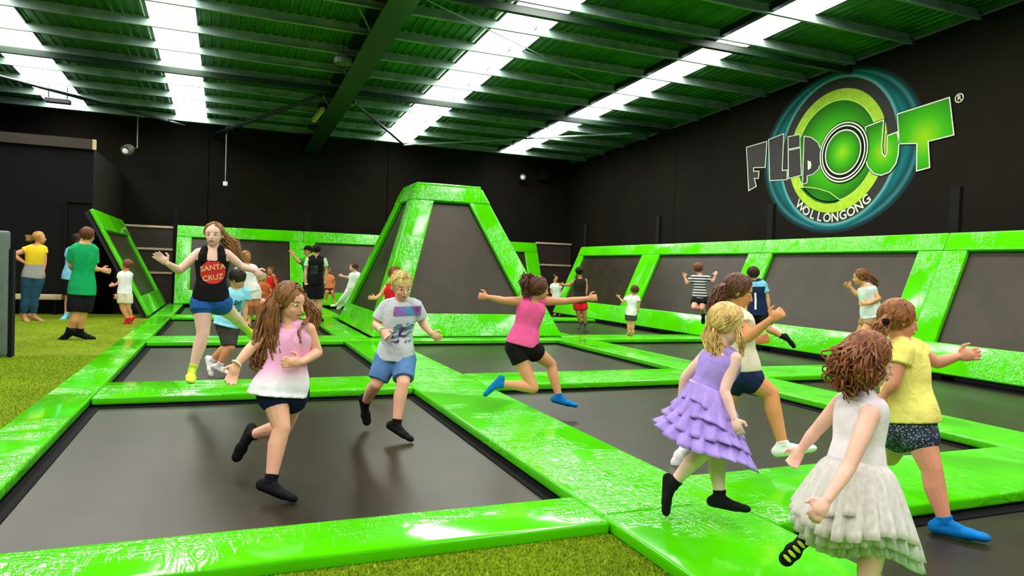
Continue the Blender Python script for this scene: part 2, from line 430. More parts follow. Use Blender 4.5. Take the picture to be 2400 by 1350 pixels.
def mat_grid(x0, x1, y0, y1, sag):
    nx = ny = 10; v = []; f = []
    for j in range(ny+1):
        for i in range(nx+1):
            a, b = i/nx, j/ny; v.append((x0+(x1-x0)*a, y0+(y1-y0)*b, -sag*math.sin(math.pi*a)*math.sin(math.pi*b)))
    for j in range(ny):
        for i in range(nx): k = j*(nx+1)+i; f.append((k, k+1, k+nx+2, k+nx+1))
    return MB().add(v, f)
for c, y0, y1, lab in cells:
    x0, x1 = cols[c]
    e = tag(empty('trampoline_bed', ((x0+x1)/2, (y0+y1)/2, -.02)), lab, 'trampoline', BEDS)
    o = obj('jumping_mat', mat_grid(x0-.04, x1+.04, y0-.04, y1+.04, .012), M['mat'], e); o.data.shade_smooth()
    m = MB(); q = .085
    for a in ((x0-.05, x0+q, y0, y1), (x1-q, x1+.05, y0, y1), (x0+q, x1-q, y0-.05, y0+q), (x0+q, x1-q, y1-q, y1+.05)): box(m, *a, -.03, .006)
    obj('edge_webbing', m, M['webbing'], e)
    m = MB()
    for a in ((x0-.06, x0-.01, y0, y1), (x1+.01, x1+.06, y0, y1), (x0, x1, y0-.06, y0-.01), (x0, x1, y1+.01, y1+.06)): box(m, *a, -.25, -.031)
    obj('bed_frame', m, M['frame'], e)

PADS = 'green safety pads between the floor beds'
def pad(x0, x1, y0, y1, lab, z1=PT, t=.082):
    g = .004
    o = slab('safety_pad', [(x0+g, y0+g, z1), (x1-g, y0+g, z1), (x1-g, y1-g, z1), (x0+g, y1-g, z1)], t, np.array([0, 0, 1.]), M['pad'], None, .022, 3)
    return tag(o, lab, 'pad', PADS)
mid = lambda a: (a[0]+a[1])/2
e1 = 'narrow green border pad along the turf edge, '
pad(*L0, T1L[0], T2[0]+.3, e1+'beside the large front bed')
pad(*L0, T2[0]+.3, T3[0]+.5, e1+'beside the boy in light blue')
pad(*L0, T3[0]+.5, T4[0]+.2, e1+'next to the child in white shorts')
pad(*L0, T4[0]+.2, YBK, 'narrow green border pad at the foot of the sloped panel by the turf')
pad(L0[1], L1[0], *T1L, 'long green pad at the front, between the turf and the large front bed')
pad(*L1, .3, T1L[0]+.12, 'wide green pad beside the front turf, near the girl in the tutu')
pad(*L1, T1L[0]+.12, mid(T2)-.05, 'wide green pad between the large front bed and the leaping girl in pink')
pad(*L1, mid(T2)-.05, T3[0], 'wide green pad running from the blond boy to the pyramid')
pad(L1[0], 2.62, 13.78, T4[0]+.4, 'green pad along the pyramid foot facing the staff in caps')
pad(*L1, T4[0]+.4, YBK, 'green pad behind the pyramid on the side of the staff')
pad(*L2, .3, T1R[0]+.5, 'green pad between the two front corner beds')
pad(*L2, T1R[0]+.5, mid(T2), 'green pad behind the girl in the yellow shirt')
pad(*L2, mid(T2), T3[0], 'green pad running diagonally from the pyramid corner to the crossing behind the lilac dress')
pad(6.84, L2[1], 13.78, T4[0]+.4, 'green pad along the pyramid foot facing the child in red shorts')
pad(*L2, T4[0]+.4, YBK, 'green pad behind the pyramid towards the sloping side wall')
pad(L1[1], L2[0], *T1R, 'wide green cross pad under the lilac and tutu dressed girls')
pad(L2[1], XR, *T1R, 'green cross pad between the two beds at the front of the side wall')
pad(L0[1], L1[0], *T2, 'green cross pad behind the long haired girl and the blond boy')
pad(L1[1], L2[0], *T2, 'green cross pad behind the leaping girl in pink')
pad(L2[1], XR, *T2, 'green cross pad between lilac dressed girl and side wall')
pad(L0[1], L1[0], *T3, 'green cross pad behind the boy in light blue')
pad(L1[0], L2[1], T3[0], 13.75, 'green pad along the front foot of the pyramid')
pad(L2[1], XR, *T3, 'green cross pad under the small boy in white')
pad(L0[1], L1[0], *T4, 'green cross pad behind the two staff in caps')
pad(L1[1], L2[0], 18.4, T4[1], 'green cross pad at the back foot of the pyramid')
pad(L2[1], XR, *T4, 'green cross pad behind the child in red shorts')

# ------------------------------------------------------------------ sloping wall trampolines
def sloped_bay(name, lab, S, u0, u1, parts, z=(.1, .57, 2.075, 2.39), posts=(), grp='sloping wall trampolines'):
    """S(u, z, off) -> point on the sloping plane; u runs along the wall"""
    c = S((u0+u1)/2, .1, 0)
    e = tag(empty(name, (c[0], c[1], 0)), lab, 'trampoline', grp)
    n = nrm(np.cross(S(1, .1, 0)-S(0, .1, 0), S(0, 1, 0)-S(0, .1, 0)))
    if np.dot(n, CAM-S((u0+u1)/2, 1, 0)) < 0: n = -n
    def q(a, b, z0, z1, off):
        return [S(a, z0, 0)+n*off, S(b, z0, 0)+n*off, S(b, z1, 0)+n*off, S(a, z1, 0)+n*off]
    g = .005
    slab('jumping_mat', q(u0, u1, z[0], z[3]-.02, -.06), .02, n, M['mat'], e, 0)
    slab('bottom_pad', q(u0+g, u1-g, z[0], z[1], .02), .09, n, M['pad'], e, .025)
    slab('top_pad', q(u0+g, u1-g, z[2], z[3], .025), .1, n, M['pad'], e, .025)
    for a, b in posts: slab('post_pad', q(a, b, z[1]-.01, z[2]+.01, .012), .085, n, M['pad'], e, .022)
    for a in (u0+.1, u1-.1):
        m = MB(); bar(m, S(a, .0, 0)-n*.14, S(a, z[3], 0)-n*.14, .08, .08); obj('frame_leg', m, M['frame'], e)
    return e
SRT = lambda u, z, o: np.array([10.45+.45*(z-.1), u, z])
bays = [(.2, 3.9, 'sloping side wall trampoline in the front corner, out beyond the yellow shirted girl', [(3.5, 3.9)]),
        (3.9, 8.45, 'sloping side wall trampoline nearest the outstretched hand of the yellow shirted girl', [(8.03, 8.45)]),
        (8.45, 12.9, 'sloping side wall trampoline behind the girl in the white tank top', [(8.45, 8.93), (12.54, 12.9)]),
        (12.9, 17.45, 'sloping side wall trampoline behind the boy in the striped shirt', [(12.9, 13.31), (17.0, 17.45)]),
        (17.45, 22.0, 'sloping side wall trampoline behind the child in red shorts', [(17.45, 17.9), (21.6, 22.0)])]
for a, b, lab, ps in bays: sloped_bay('wall_trampoline', lab, SRT, a, b, None, posts=ps)
SBK = lambda u, z, o: np.array([u, 24.4+.45*(z-.1), z])
bb = [(-1.5, 2.45, 'sloping back wall trampoline behind the girl in the black tank top', [(-1.5, -1.05), (2.0, 2.45)]),
      (2.45, 6.8, 'sloping back wall trampoline behind the two staff, running in behind the pyramid', [(2.45, 2.85), (6.4, 6.8)]),
      (6.8, 11.3, 'sloping back wall trampoline at the far corner, emerging beside the pyramid', [(6.8, 7.2), (10.75, 11.3)])]
for a, b, lab, ps in bb: sloped_bay('wall_trampoline', lab, SBK, a, b, None, z=(.1, .53, 2.22, 2.6), posts=ps)
SLF = lambda u, z, o: np.array([-1.70-.5*(z-.1), u, z])
sloped_bay('wall_trampoline', 'single sloping green framed trampoline panel at the end of the turf', SLF, 19.2, 24.3, None, z=(.1, .55, 2.14, 2.61), posts=[(19.2, 19.6), (23.9, 24.3)])
# black uprights behind the sloping walls
for px, top, X in [(1545, 505, 11.9), (1810, 478, 11.9), (2243, 438, 11.9), (1375, 525, 11.9)]:
    P = atX(px, top, X); tag(obj('upright_post', boxm(X-.05, X+.05, P[1]-.09, P[1]+.09, -.25, P[2]), M['black']),
        {1545: 'black upright post rising behind the second sloping frame from the corner', 1810: 'black upright post rising just below the painted round sign', 2243: 'tall wide black upright post on the far side of the painted sign', 1375: 'black upright post at the corner end of the sloping side wall'}[px], 'post', 'black uprights behind the sloping walls')
for px, top, lab in [(413, 485, 'black upright post beside the cream battens and the back wall trampoline'), (724, 500, 'black upright post behind the staff in caps')]:
    P = atY(px, top, 25.75); tag(obj('upright_post', boxm(P[0]-.07, P[0]+.07, 25.7, 25.8, -.25, P[2]), M['black']), lab, 'post', 'black uprights behind the sloping walls')
# boarded corners with cream battens
for nm, x0, x1, zs, lab in [('l', -3.1, -1.6, (2.53, 1.8, 1.02), 'brown boarded corner with three cream battens beside the turf'), ('r', 11.45, 13.05, (2.63, 1.76), 'brown boarded far corner with two cream battens')]:
    e = tag(empty('battened_board', ((x0+x1)/2, 25.95, -.25)), lab, 'board')
    obj('board', boxm(x0, x1, 25.95, 26.0, -.25, zs[0]+.05), M['brownpanel'], e)
    for z in zs: obj('batten', bevel_mesh(boxm(x0, x1, 25.9, 25.949, z-.035, z+.035).mesh('batten'), .006), M['cream'], e)

# ------------------------------------------------------------------ the pyramid
py_e = tag(empty('pyramid_trampoline', (4.7, 16, 0)), 'tall green truncated pyramid with sloping black trampoline faces', 'trampoline')
BX0, BX1, BY0, BY1 = 2.68, 6.79, 13.80, 18.3
TX0, TX1, TY0, TY1, TZ = 3.80, 5.28, 15.08, 16.45, 3.28
b4 = [np.array([BX0, BY0, .1]), np.array([BX1, BY0, .1]), np.array([BX1, BY1, .1]), np.array([BX0, BY1, .1])]
t4 = [np.array([TX0, TY0, TZ]), np.array([TX1, TY0, TZ]), np.array([TX1, TY1, TZ]), np.array([TX0, TY1, TZ])]
for i in range(4):
    A, B, Cc, D = b4[i], b4[(i+1) % 4], t4[(i+1) % 4], t4[i]
    n = nrm(np.cross(B-A, D-A)); 
    if np.dot(n, (A+B)/2 - np.array([4.7, 16, .1])) < 0: n = -n
    def pt(s, h):                       # s across 0..1, h height fraction
        return (A+(D-A)*h)*(1-s) + (B+(Cc-B)*h)*s
    wid = lambda h: np.linalg.norm(pt(1, h)-pt(0, h))
    def band(h0, h1, w0, w1, off=.02):
        a, b = pt(0, h0), pt(0, h1)
        return a, b
    slab('jumping_mat', [p - n*.08 for p in (pt(.02, .02), pt(.98, .02), pt(.98, .97), pt(.02, .97))], .02, n, M['mat'], py_e, 0)
    hb, ht = .145, .895
    slab('base_pad', [p+n*.015 for p in (pt(0, 0), pt(1, 0), pt(1, hb), pt(0, hb))], .1, n, M['pad'], py_e, .025)
    slab('top_pad', [p+n*.03 for p in (pt(0, ht), pt(1, ht), pt(1, 1), pt(0, 1))], .11, n, M['pad'], py_e, .025)
    pw = .52
    s0, s1 = pw/wid(hb), pw*.92/wid(ht)
    slab('corner_pad', [p+n*.015 for p in (pt(0, hb-.005), pt(s0, hb-.005), pt(s1, ht+.005), pt(0, ht+.005))], .1, n, M['pad'], py_e, .025)
    slab('corner_pad', [p+n*.015 for p in (pt(1-s0, hb-.005), pt(1, hb-.005), pt(1, ht+.005), pt(1-s1, ht+.005))], .1, n, M['pad'], py_e, .025)
obj('base_frame', boxm(BX0+.1, BX1-.1, BY0+.1, BY1-.1, -.25, .0), M['frame'], py_e)
slab('cap_pad', [p + np.array([0, 0, .07]) for p in t4], .12, np.array([0, 0, 1.]), M['pad'], py_e, .03)

# ------------------------------------------------------------------ painted round sign on the side wall
sign = tag(empty('painted_wall_sign', (XW, 12.5, 4.5)), 'round green and teal painted sign with lettering FLiPOUT on the black side wall', 'sign')
SC = atX(1962, 354, XW)                       # centre of the roundel on the wall
def wall_pt(px, py, lay): p = atX(px, py, XW); p[0] = XW - .003*lay; return p
def disc(name, cy, cz, r0, r1, lay, mat, a0=0, a1=2*math.pi, seg=72):
    m = MB(); X = XW-.003*lay
    aa = np.linspace(a0, a1, seg+1)
    v = [(X, cy-r*math.cos(a), cz+r*math.sin(a)) for a in aa for r in (r0, r1)]
    m.add(v, [(2*i, 2*i+1, 2*i+3, 2*i+2) for i in range(seg)])
    return obj(name, m, mat, sign)
def radial_mat(name, cy, cz, stops, rmax, jag=0.0, ky=1.0):
    t = NT(name); tc = t.n('ShaderNodeTexCoord'); s = t.n('ShaderNodeSeparateXYZ'); t.l(tc.outputs['Object'], s.inputs[0])
    a = t.n('ShaderNodeMath', operation='SUBTRACT'); t.l(s.outputs[1], a.inputs[0]); a.inputs[1].default_value = cy
    b = t.n('ShaderNodeMath', operation='SUBTRACT'); t.l(s.outputs[2], b.inputs[0]); b.inputs[1].default_value = cz
    ak = t.n('ShaderNodeMath', operation='MULTIPLY'); t.l(a.outputs[0], ak.inputs[0]); ak.inputs[1].default_value = ky; a = ak
    a2 = t.n('ShaderNodeMath', operation='MULTIPLY'); t.l(a.outputs[0], a2.inputs[0]); t.l(a.outputs[0], a2.inputs[1])
    b2 = t.n('ShaderNodeMath', operation='MULTIPLY_ADD'); t.l(b.outputs[0], b2.inputs[0]); t.l(b.outputs[0], b2.inputs[1]); t.l(a2.outputs[0], b2.inputs[2])
    q = t.n('ShaderNodeMath', operation='SQRT'); t.l(b2.outputs[0], q.inputs[0])
    d = t.n('ShaderNodeMath', operation='DIVIDE'); t.l(q.outputs[0], d.inputs[0]); d.inputs[1].default_value = rmax
    fac = d.outputs[0]
    if jag:
        nz = t.noise(t.coord('Object', scale=(1, .5, .5)), 1.1, 2)
        k = t.n('ShaderNodeMath', operation='MULTIPLY_ADD'); t.l(nz, k.inputs[0]); k.inputs[1].default_value = jag; t.l(fac, k.inputs[2]); fac = k.outputs[0]
    t.l(t.ramp(fac, stops), t.b.inputs['Base Color']); t.set(Roughness=.7); t.b.inputs['Specular IOR Level'].default_value = .2
    return t.m
WALLC = (.006, .0047, .0028)
c_y, c_z = 12.60, 4.53
teal, teal2, pale = (.0, .16, .17), (.0, .05, .055), (.14, .42, .40)
glow = radial_mat('teal_spray_glow', c_y, c_z, [(.0, WALLC), (.74, teal2), (.82, teal), (.89, teal2), (.93, (.03, .2, .21)), (.955, teal2), (1., WALLC)], 1.92, .0, 1.92/2.34)
m = MB(); aa = np.linspace(0, 2*math.pi, 97)
m.add([(XW-.003, c_y-math.cos(x)*r*2.34/1.92, c_z+math.sin(x)*r) for x in aa for r in (1.2, 1.92)], [(2*i, 2*i+1, 2*i+3, 2*i+2) for i in range(96)]); obj('teal_glow', m, glow, sign)
disc('pale_teal_ring', c_y, c_z, 1.64, 1.82, 1.5, radial_mat('pale_teal_paint', c_y, c_z, [(.90, (.02, .10, .10)), (.94, pale), (.965, teal), (1., (.0, .10, .105))], 1.82), seg=96)
dark = simple('charcoal_paint', (.016, .013, .011, 1), .7)
disc('dark_ring', c_y, c_z, 1.30, 1.67, 2, dark)
lime = simple('lime_paint', rgb(172, 214, 14), .6)
limeline = simple('pale_lime_line', rgb(190, 235, 90), .6)
disc('lime_ring', c_y, c_z, 1.18, 1.43, 3, lime)
disc('lime_line', c_y, c_z, 1.16, 1.19, 4, limeline)
gd = radial_mat('green_disc_paint', c_y, c_z, [(0, rgb(120, 205, 0)), (.55, rgb(60, 175, 0)), (1, rgb(25, 100, 2))], 1.2)
disc('green_disc', c_y, c_z, 0.0, 1.17, 3, gd)
hill = MB(); hp = [wall_pt(*p, 4) for p in [(1876, 440), (1895, 439), (1920, 443), (1945, 451), (1970, 469), (1958, 476), (1935, 478), (1912, 472), (1892, 458)]]
hill.add(hp, [tuple(range(len(hp)))]); obj('green_hill', hill, radial_mat('hill_paint', c_y+.4, c_z-1.1, [(0, rgb(30, 130, 4)), (1, rgb(20, 90, 2))], .6), sign)
m = MB(); tube(m, [wall_pt(*p, 5) for p in [(1876, 440), (1895, 439), (1920, 443), (1945, 451), (1970, 469)]], .012, 5); obj('hill_line', m, limeline, sign)
offw = simple('off_white_paint', rgb(222, 232, 205), .6)
def offset_poly(P, d):
    P = np.asarray(P, float); n = len(P); out = []
    area = .5*sum(P[i][0]*P[(i+1) % n][1]-P[(i+1) % n][0]*P[i][1] for i in range(n)); sg = 1 if area > 0 else -1
    for i in range(n):
        a = nrm(P[i]-P[i-1]); b = nrm(P[(i+1) % n]-P[i]); na = np.array([-a[1], a[0]])*sg; nb = np.array([-b[1], b[0]])*sg
        bis = nrm(na+nb); c = max(.45, np.dot(bis, na)); out.append(P[i]+bis*d/c)
    return np.array(out)
def poly(name, P, lay, mat):
    v = [wall_pt(*p, lay) for p in P]
    tri = tessellate_polygon([[Vector((x, y, 0)) for x, y in P]])
    me = MB().add(v, [tuple(q) for q in tri]).mesh(name)
    return obj(name, me, mat, sign)
A_ = lambda L: [(1730+x/7.5, 280+y/7.5) for x, y in L]
B_ = lambda L: [(1910+x/5.624, 200+y/5.624) for x, y in L]
GL = [('letter_f', A_([(150, 485), (525, 375), (495, 850), (290, 855), (290, 905), (385, 900), (375, 1045), (305, 1045), (340, 1180), (190, 1265)]), 0),
      ('letter_l', A_([(540, 350), (822, 240), (795, 890), (885, 880), (878, 1065), (560, 1085)]), 0),
      ('letter_i', A_([(885, 540), (1112, 490), (1132, 985), (890, 1050)]), 0),
      ('letter_i_dot', A_([(880, 300), (1105, 255), (1110, 488), (885, 535)]), 0),
      ('letter_p', A_([(1165, 285), (1300, 310), (1420, 400), (1490, 560), (1490, 720), (1430, 880), (1330, 970), (1235, 998), (1232, 1120), (1135, 1150)]), 0),
      ('letter_u', B_([(665, 545), (925, 445), (897, 800), (908, 900), (930, 925), (950, 880), (955, 660), (1100, 605), (1125, 760), (1115, 920), (1080, 1040), (1000, 1150), (880, 1195), (780, 1170), (700, 1080), (660, 960), (680, 800)]), 1),
      ('letter_t', B_([(1085, 375), (1790, 150), (1850, 660), (1510, 745), (1530, 1090), (1340, 1140), (1345, 775), (1115, 780)]), 1)]
fdark = simple('letter_charcoal', (.018, .014, .012, 1), .6, var=.3)
for nm, P, g in GL:
    if g: poly('letter_shadow', offset_poly(P, -1.6), 6, M['black'])
    poly(nm+'_outline', P, 7, offw)
    if g:
        cc = np.mean([wall_pt(*p, 8) for p in P], axis=0)
        if nm == 'letter_t': cc = wall_pt(2168, 320, 8)
        mt = radial_mat(nm+'_paint', cc[1], cc[2], [(0, rgb(150, 205, 0)), (.4, rgb(62, 180, 0)), (1, rgb(24, 95, 4))], 1.0 if nm == 'letter_t' else .75)
    else: mt = fdark
    poly(nm+'_fill', offset_poly(P, 2.9 if g else 2.0), 8, mt)
poly('letter_p_counter', A_([(1235, 725), (1290, 740), (1303, 800), (1290, 860), (1240, 890)]), 9, offw)
OC = wall_pt(1978, 357, 7)
rO = (atX(1978, 287, XW)[2]-atX(1978, 427, XW)[2])/2
for i, (a, b, mt) in enumerate([(.0, 1.03, M['black']), (.95, 1.0, offw), (.0, .92, M['black']), (.85, .90, offw), (.0, .79, M['black']), (.70, .75, offw),
                                (0, .685, radial_mat('letter_o_paint', OC[1], OC[2], [(0, rgb(150, 210, 0)), (.5, rgb(66, 180, 0)), (1, rgb(28, 110, 4))], rO*.72))]):
    disc('letter_o_ring', OC[1], OC[2], rO*a, rO*b, 9+i, mt)
# ® mark
RC = atX(2250, 230, XW); rr = abs(atX(2250, 219, XW)[2]-RC[2])
disc('registered_ring', RC[1], RC[2], rr*.78, rr, 7, offw, seg=32)
def text_mesh(s, size=1.0):
    cu = bpy.data.curves.new('txt', 'FONT'); cu.body = s; cu.align_x = 'CENTER'; cu.align_y = 'CENTER'; cu.size = size; cu.resolution_u = 3; cu.offset = .018*size
    o = bpy.data.objects.new('txt', cu); COL.objects.link(o); bpy.context.view_layer.update()
    dg = bpy.context.evaluated_depsgraph_get(); me = bpy.data.meshes.new_from_object(o.evaluated_get(dg))
    v = np.array([x.co[:] for x in me.vertices]); f = [tuple(p.vertices) for p in me.polygons]
    bpy.data.objects.remove(o); bpy.data.curves.remove(cu); bpy.data.meshes.remove(me); return v, f
def letter_on_wall(s, cy, cz, size, ang, lay, nm='letter'):
    v, f = text_mesh(s, size); ca, sa = math.cos(ang), math.sin(ang)
    x = v[:, 0]*ca - v[:, 1]*sa; z = v[:, 0]*sa + v[:, 1]*ca
    m = MB().add(np.stack([np.full(len(v), XW-.003*lay), cy-x, cz+z], 1), f); return obj(nm, m, offw, sign)
letter_on_wall('R', RC[1], RC[2], rr*1.5, 0, 7, 'registered_letter')
word = 'WOLLONGONG'
for i, ch in enumerate(word):
    a = math.radians(-90 + (i-4.5)*8.6)
    r = 1.555
    letter_on_wall(ch, c_y - r*math.cos(a), c_z + r*math.sin(a), .30, a+math.pi/2, 6, 'letter_'+ch.lower())

# ------------------------------------------------------------------ small fittings
def fixture(name, lab, cat, parts):
    e = tag(empty(name, parts[0][1]), lab, cat)
    for nm, loc, mbx, mt in parts: obj(nm, mbx, mt, e)
P = at_roof(805, 128, .45); m1 = MB(); tube(m1, [P+(0, 0, .3), P], .012, 6)
m2 = MB(); tube(m2, [P+(0, 0, .02), P+(0, 0, -.02), P+(0, 0, -.1), P+(0, 0, -.2)], [.05, .16, .2, .2], 16)
m3 = MB(); [tube(m3, [P+(.2*math.cos(a), .2*math.sin(a), -.2), P+(.1*math.cos(a), .1*math.sin(a), -.3), P+(0, 0, -.32)], .01, 5) for a in np.linspace(0, 5.5, 8)]
fixture('high_bay_lamp', 'dark caged high bay lamp hanging beside the main roof beam', 'lamp', [('hanger', P, m1, M['steel_dark']), ('reflector', P, m2, M['lampgrey']), ('cage', P, m3, M['steel_dark'])])
P = at_roof(136, 228, .35); m1 = MB(); tube(m1, [P+(-.22, 0, .3), P+(-.22, 0, -.05), P+(.22, 0, -.05), P+(.22, 0, .3)], .02, 6)
m2 = MB(); box(m2, P[0]-.3, P[0]+.3, P[1]-.12, P[1]+.12, P[2]-.16, P[2]-.05)
fixture('bracket_lamp', 'dark bracketed lamp under the skylight strip above the partition', 'lamp', [('bracket', P, m1, M['steel_dark']), ('housing', P, m2, M['steel_dark'])])
P = atY(305, 349, 25.6); top = P.copy(); top[2] = roofz(25.6)
m1 = MB(); tube(m1, [top+(.2, 0, 0), P+(.2, 0, .05), P+(.05, 0, .02)], .018, 6)
m2 = MB(); tube(m2, [P+(.06, .05, .08), P+(0, -.02, .02), P+(-.1, -.16, -.1), P+(-.1, -.17, -.1)], [.06, .15, .18, .02], 14)
m3 = MB(); ellip(m3, P+(-.1, -.17, -.1), np.eye(3), (.1, .06, .1))
fixture('spot_lamp', 'round spotlight on a drop pole over the sloped turf panel', 'lamp', [('pole', P, m1, M['galv']), ('lamp_head', P, m2, M['lampgrey']), ('lens', P, m3, M['white'])])
P = atY(528, 430, 25.4); m1 = MB(); top = P.copy(); top[2] = roofz(25.4); tube(m1, [top, P], .018, 6)
m2 = MB(); box(m2, P[0]-.07, P[0]+.07, P[1]-.05, P[1]+.05, P[2]-.08, P[2]+.06)
fixture('pendant_socket', 'white pendant power box on a thin drop cable', 'socket', [('cable', P, m1, M['galv']), ('socket_box', P, bevel_mesh(m2.mesh('socket_box'), .012), M['white'])])
P = atY(1225, 412, 26.1); m1 = MB(); tube(m1, [P+(0, .2, .1), P], .02, 6); m2 = MB(); tube(m2, [P+(0, .05, 0), P+(0, 0, 0), P+(-.05, -.15, -.08)], [.06, .1, .13], 12)
m3 = MB(); ellip(m3, P+(-.05, -.15, -.08), np.eye(3), (.1, .05, .1))
fixture('wall_lamp', 'small pale lamp high on the back wall beside the far corner', 'lamp', [('arm', P, m1, M['steel_dark']), ('lamp_head', P, m2, M['lampgrey']), ('lens', P, m3, M['white'])])
P = atY(1275, 405, 26.15); tag(obj('loudspeaker', bevel_mesh(boxm(P[0]-.22, P[0]+.22, P[1]-.15, P[1]+.14, P[2]-.3, P[2]+.3).mesh('loudspeaker'), .02), M['black']), 'black box loudspeaker high in the far corner', 'speaker')

# ------------------------------------------------------------------ people
def remesh(mb, name, vox, smooth=4, fac=.5):
    me = mb.mesh(name+'_raw'); o = bpy.data.objects.new('tmp', me); COL.objects.link(o)
    md = o.modifiers.new('r', 'REMESH'); md.mode = 'VOXEL'; md.voxel_size = vox; md.use_smooth_shade = True
    if smooth:
        ms = o.modifiers.new('s', 'SMOOTH'); ms.factor = fac; ms.iterations = smooth
    bpy.context.view_layer.update()
    dg = bpy.context.evaluated_depsgraph_get(); out = bpy.data.meshes.new_from_object(o.evaluated_get(dg))
    out.name = name; bpy.data.objects.remove(o); bpy.data.meshes.remove(me); out.shade_smooth(); return out

def bvh_of(me):
    return BVHTree.FromPolygons([v.co.copy() for v in me.vertices], [tuple(p.vertices) for p in me.polygons])

# torso profile: t along hip->neck, lateral and depth half sizes (fractions of stature)
TP = np.array([(-.14, .050, .050), (-.06, .086, .066), (.04, .097, .072), (.18, .094, .069), (.42, .080, .060), (.66, .090, .066), (.82, .097, .064), (.92, .090, .055), (.99, .062, .045), (1.05, .036, .036)])
def prof(t): return np.interp(t, TP[:, 0], TP[:, 1]), np.interp(t, TP[:, 0], TP[:, 2])

SKIN = {}
def skin(c):
    if c not in SKIN:
        t = NT('skin_%d' % len(SKIN)); col = rgb(*c)
        f = t.noise(t.coord('Object'), 7, 3)
        t.l(t.ramp(f, [(.3, tuple(x*.9 for x in col[:3])+(1,)), (.7, tuple(min(1, x*1.08) for x in col[:3])+(1,))]), t.b.inputs['Base Color'])
        t.set(Roughness=.5); t.b.inputs['Specular IOR Level'].default_value = .35
        t.b.inputs['Subsurface Weight'].default_value = .12; t.b.inputs['Subsurface Radius'].default_value = (.02, .008, .005); t.b.inputs['Subsurface Scale'].default_value = .4
        SKIN[c] = t.m
    return SKIN[c]
HAIRM = {}
def hairm(c):
    if c not in HAIRM:
        t = NT('hair_%d' % len(HAIRM)); col = rgb(*c)
        f = t.noise(t.coord('Object', scale=(1, 1, .35)), 40, 3)
        t.l(t.ramp(f, [(.3, tuple(x*.5 for x in col[:3])+(1,)), (.7, tuple(min(1, x*1.5) for x in col[:3])+(1,))]), t.b.inputs['Base Color'])
        t.set(Roughness=.45); t.b.inputs['Specular IOR Level'].default_value = .4
        HAIRM[c] = t.m
    return HAIRM[c]
M['eye'] = simple('eye_dark', (.02, .014, .010, 1), .25, var=.05)
M['sclera'] = simple('eye_white', rgb(232, 226, 220), .3, var=.03)
M['lips'] = simple('lip_skin', rgb(196, 104, 96), .45, var=.05)
M['brow'] = simple('eyebrow', rgb(104, 66, 40), .7, var=.1)

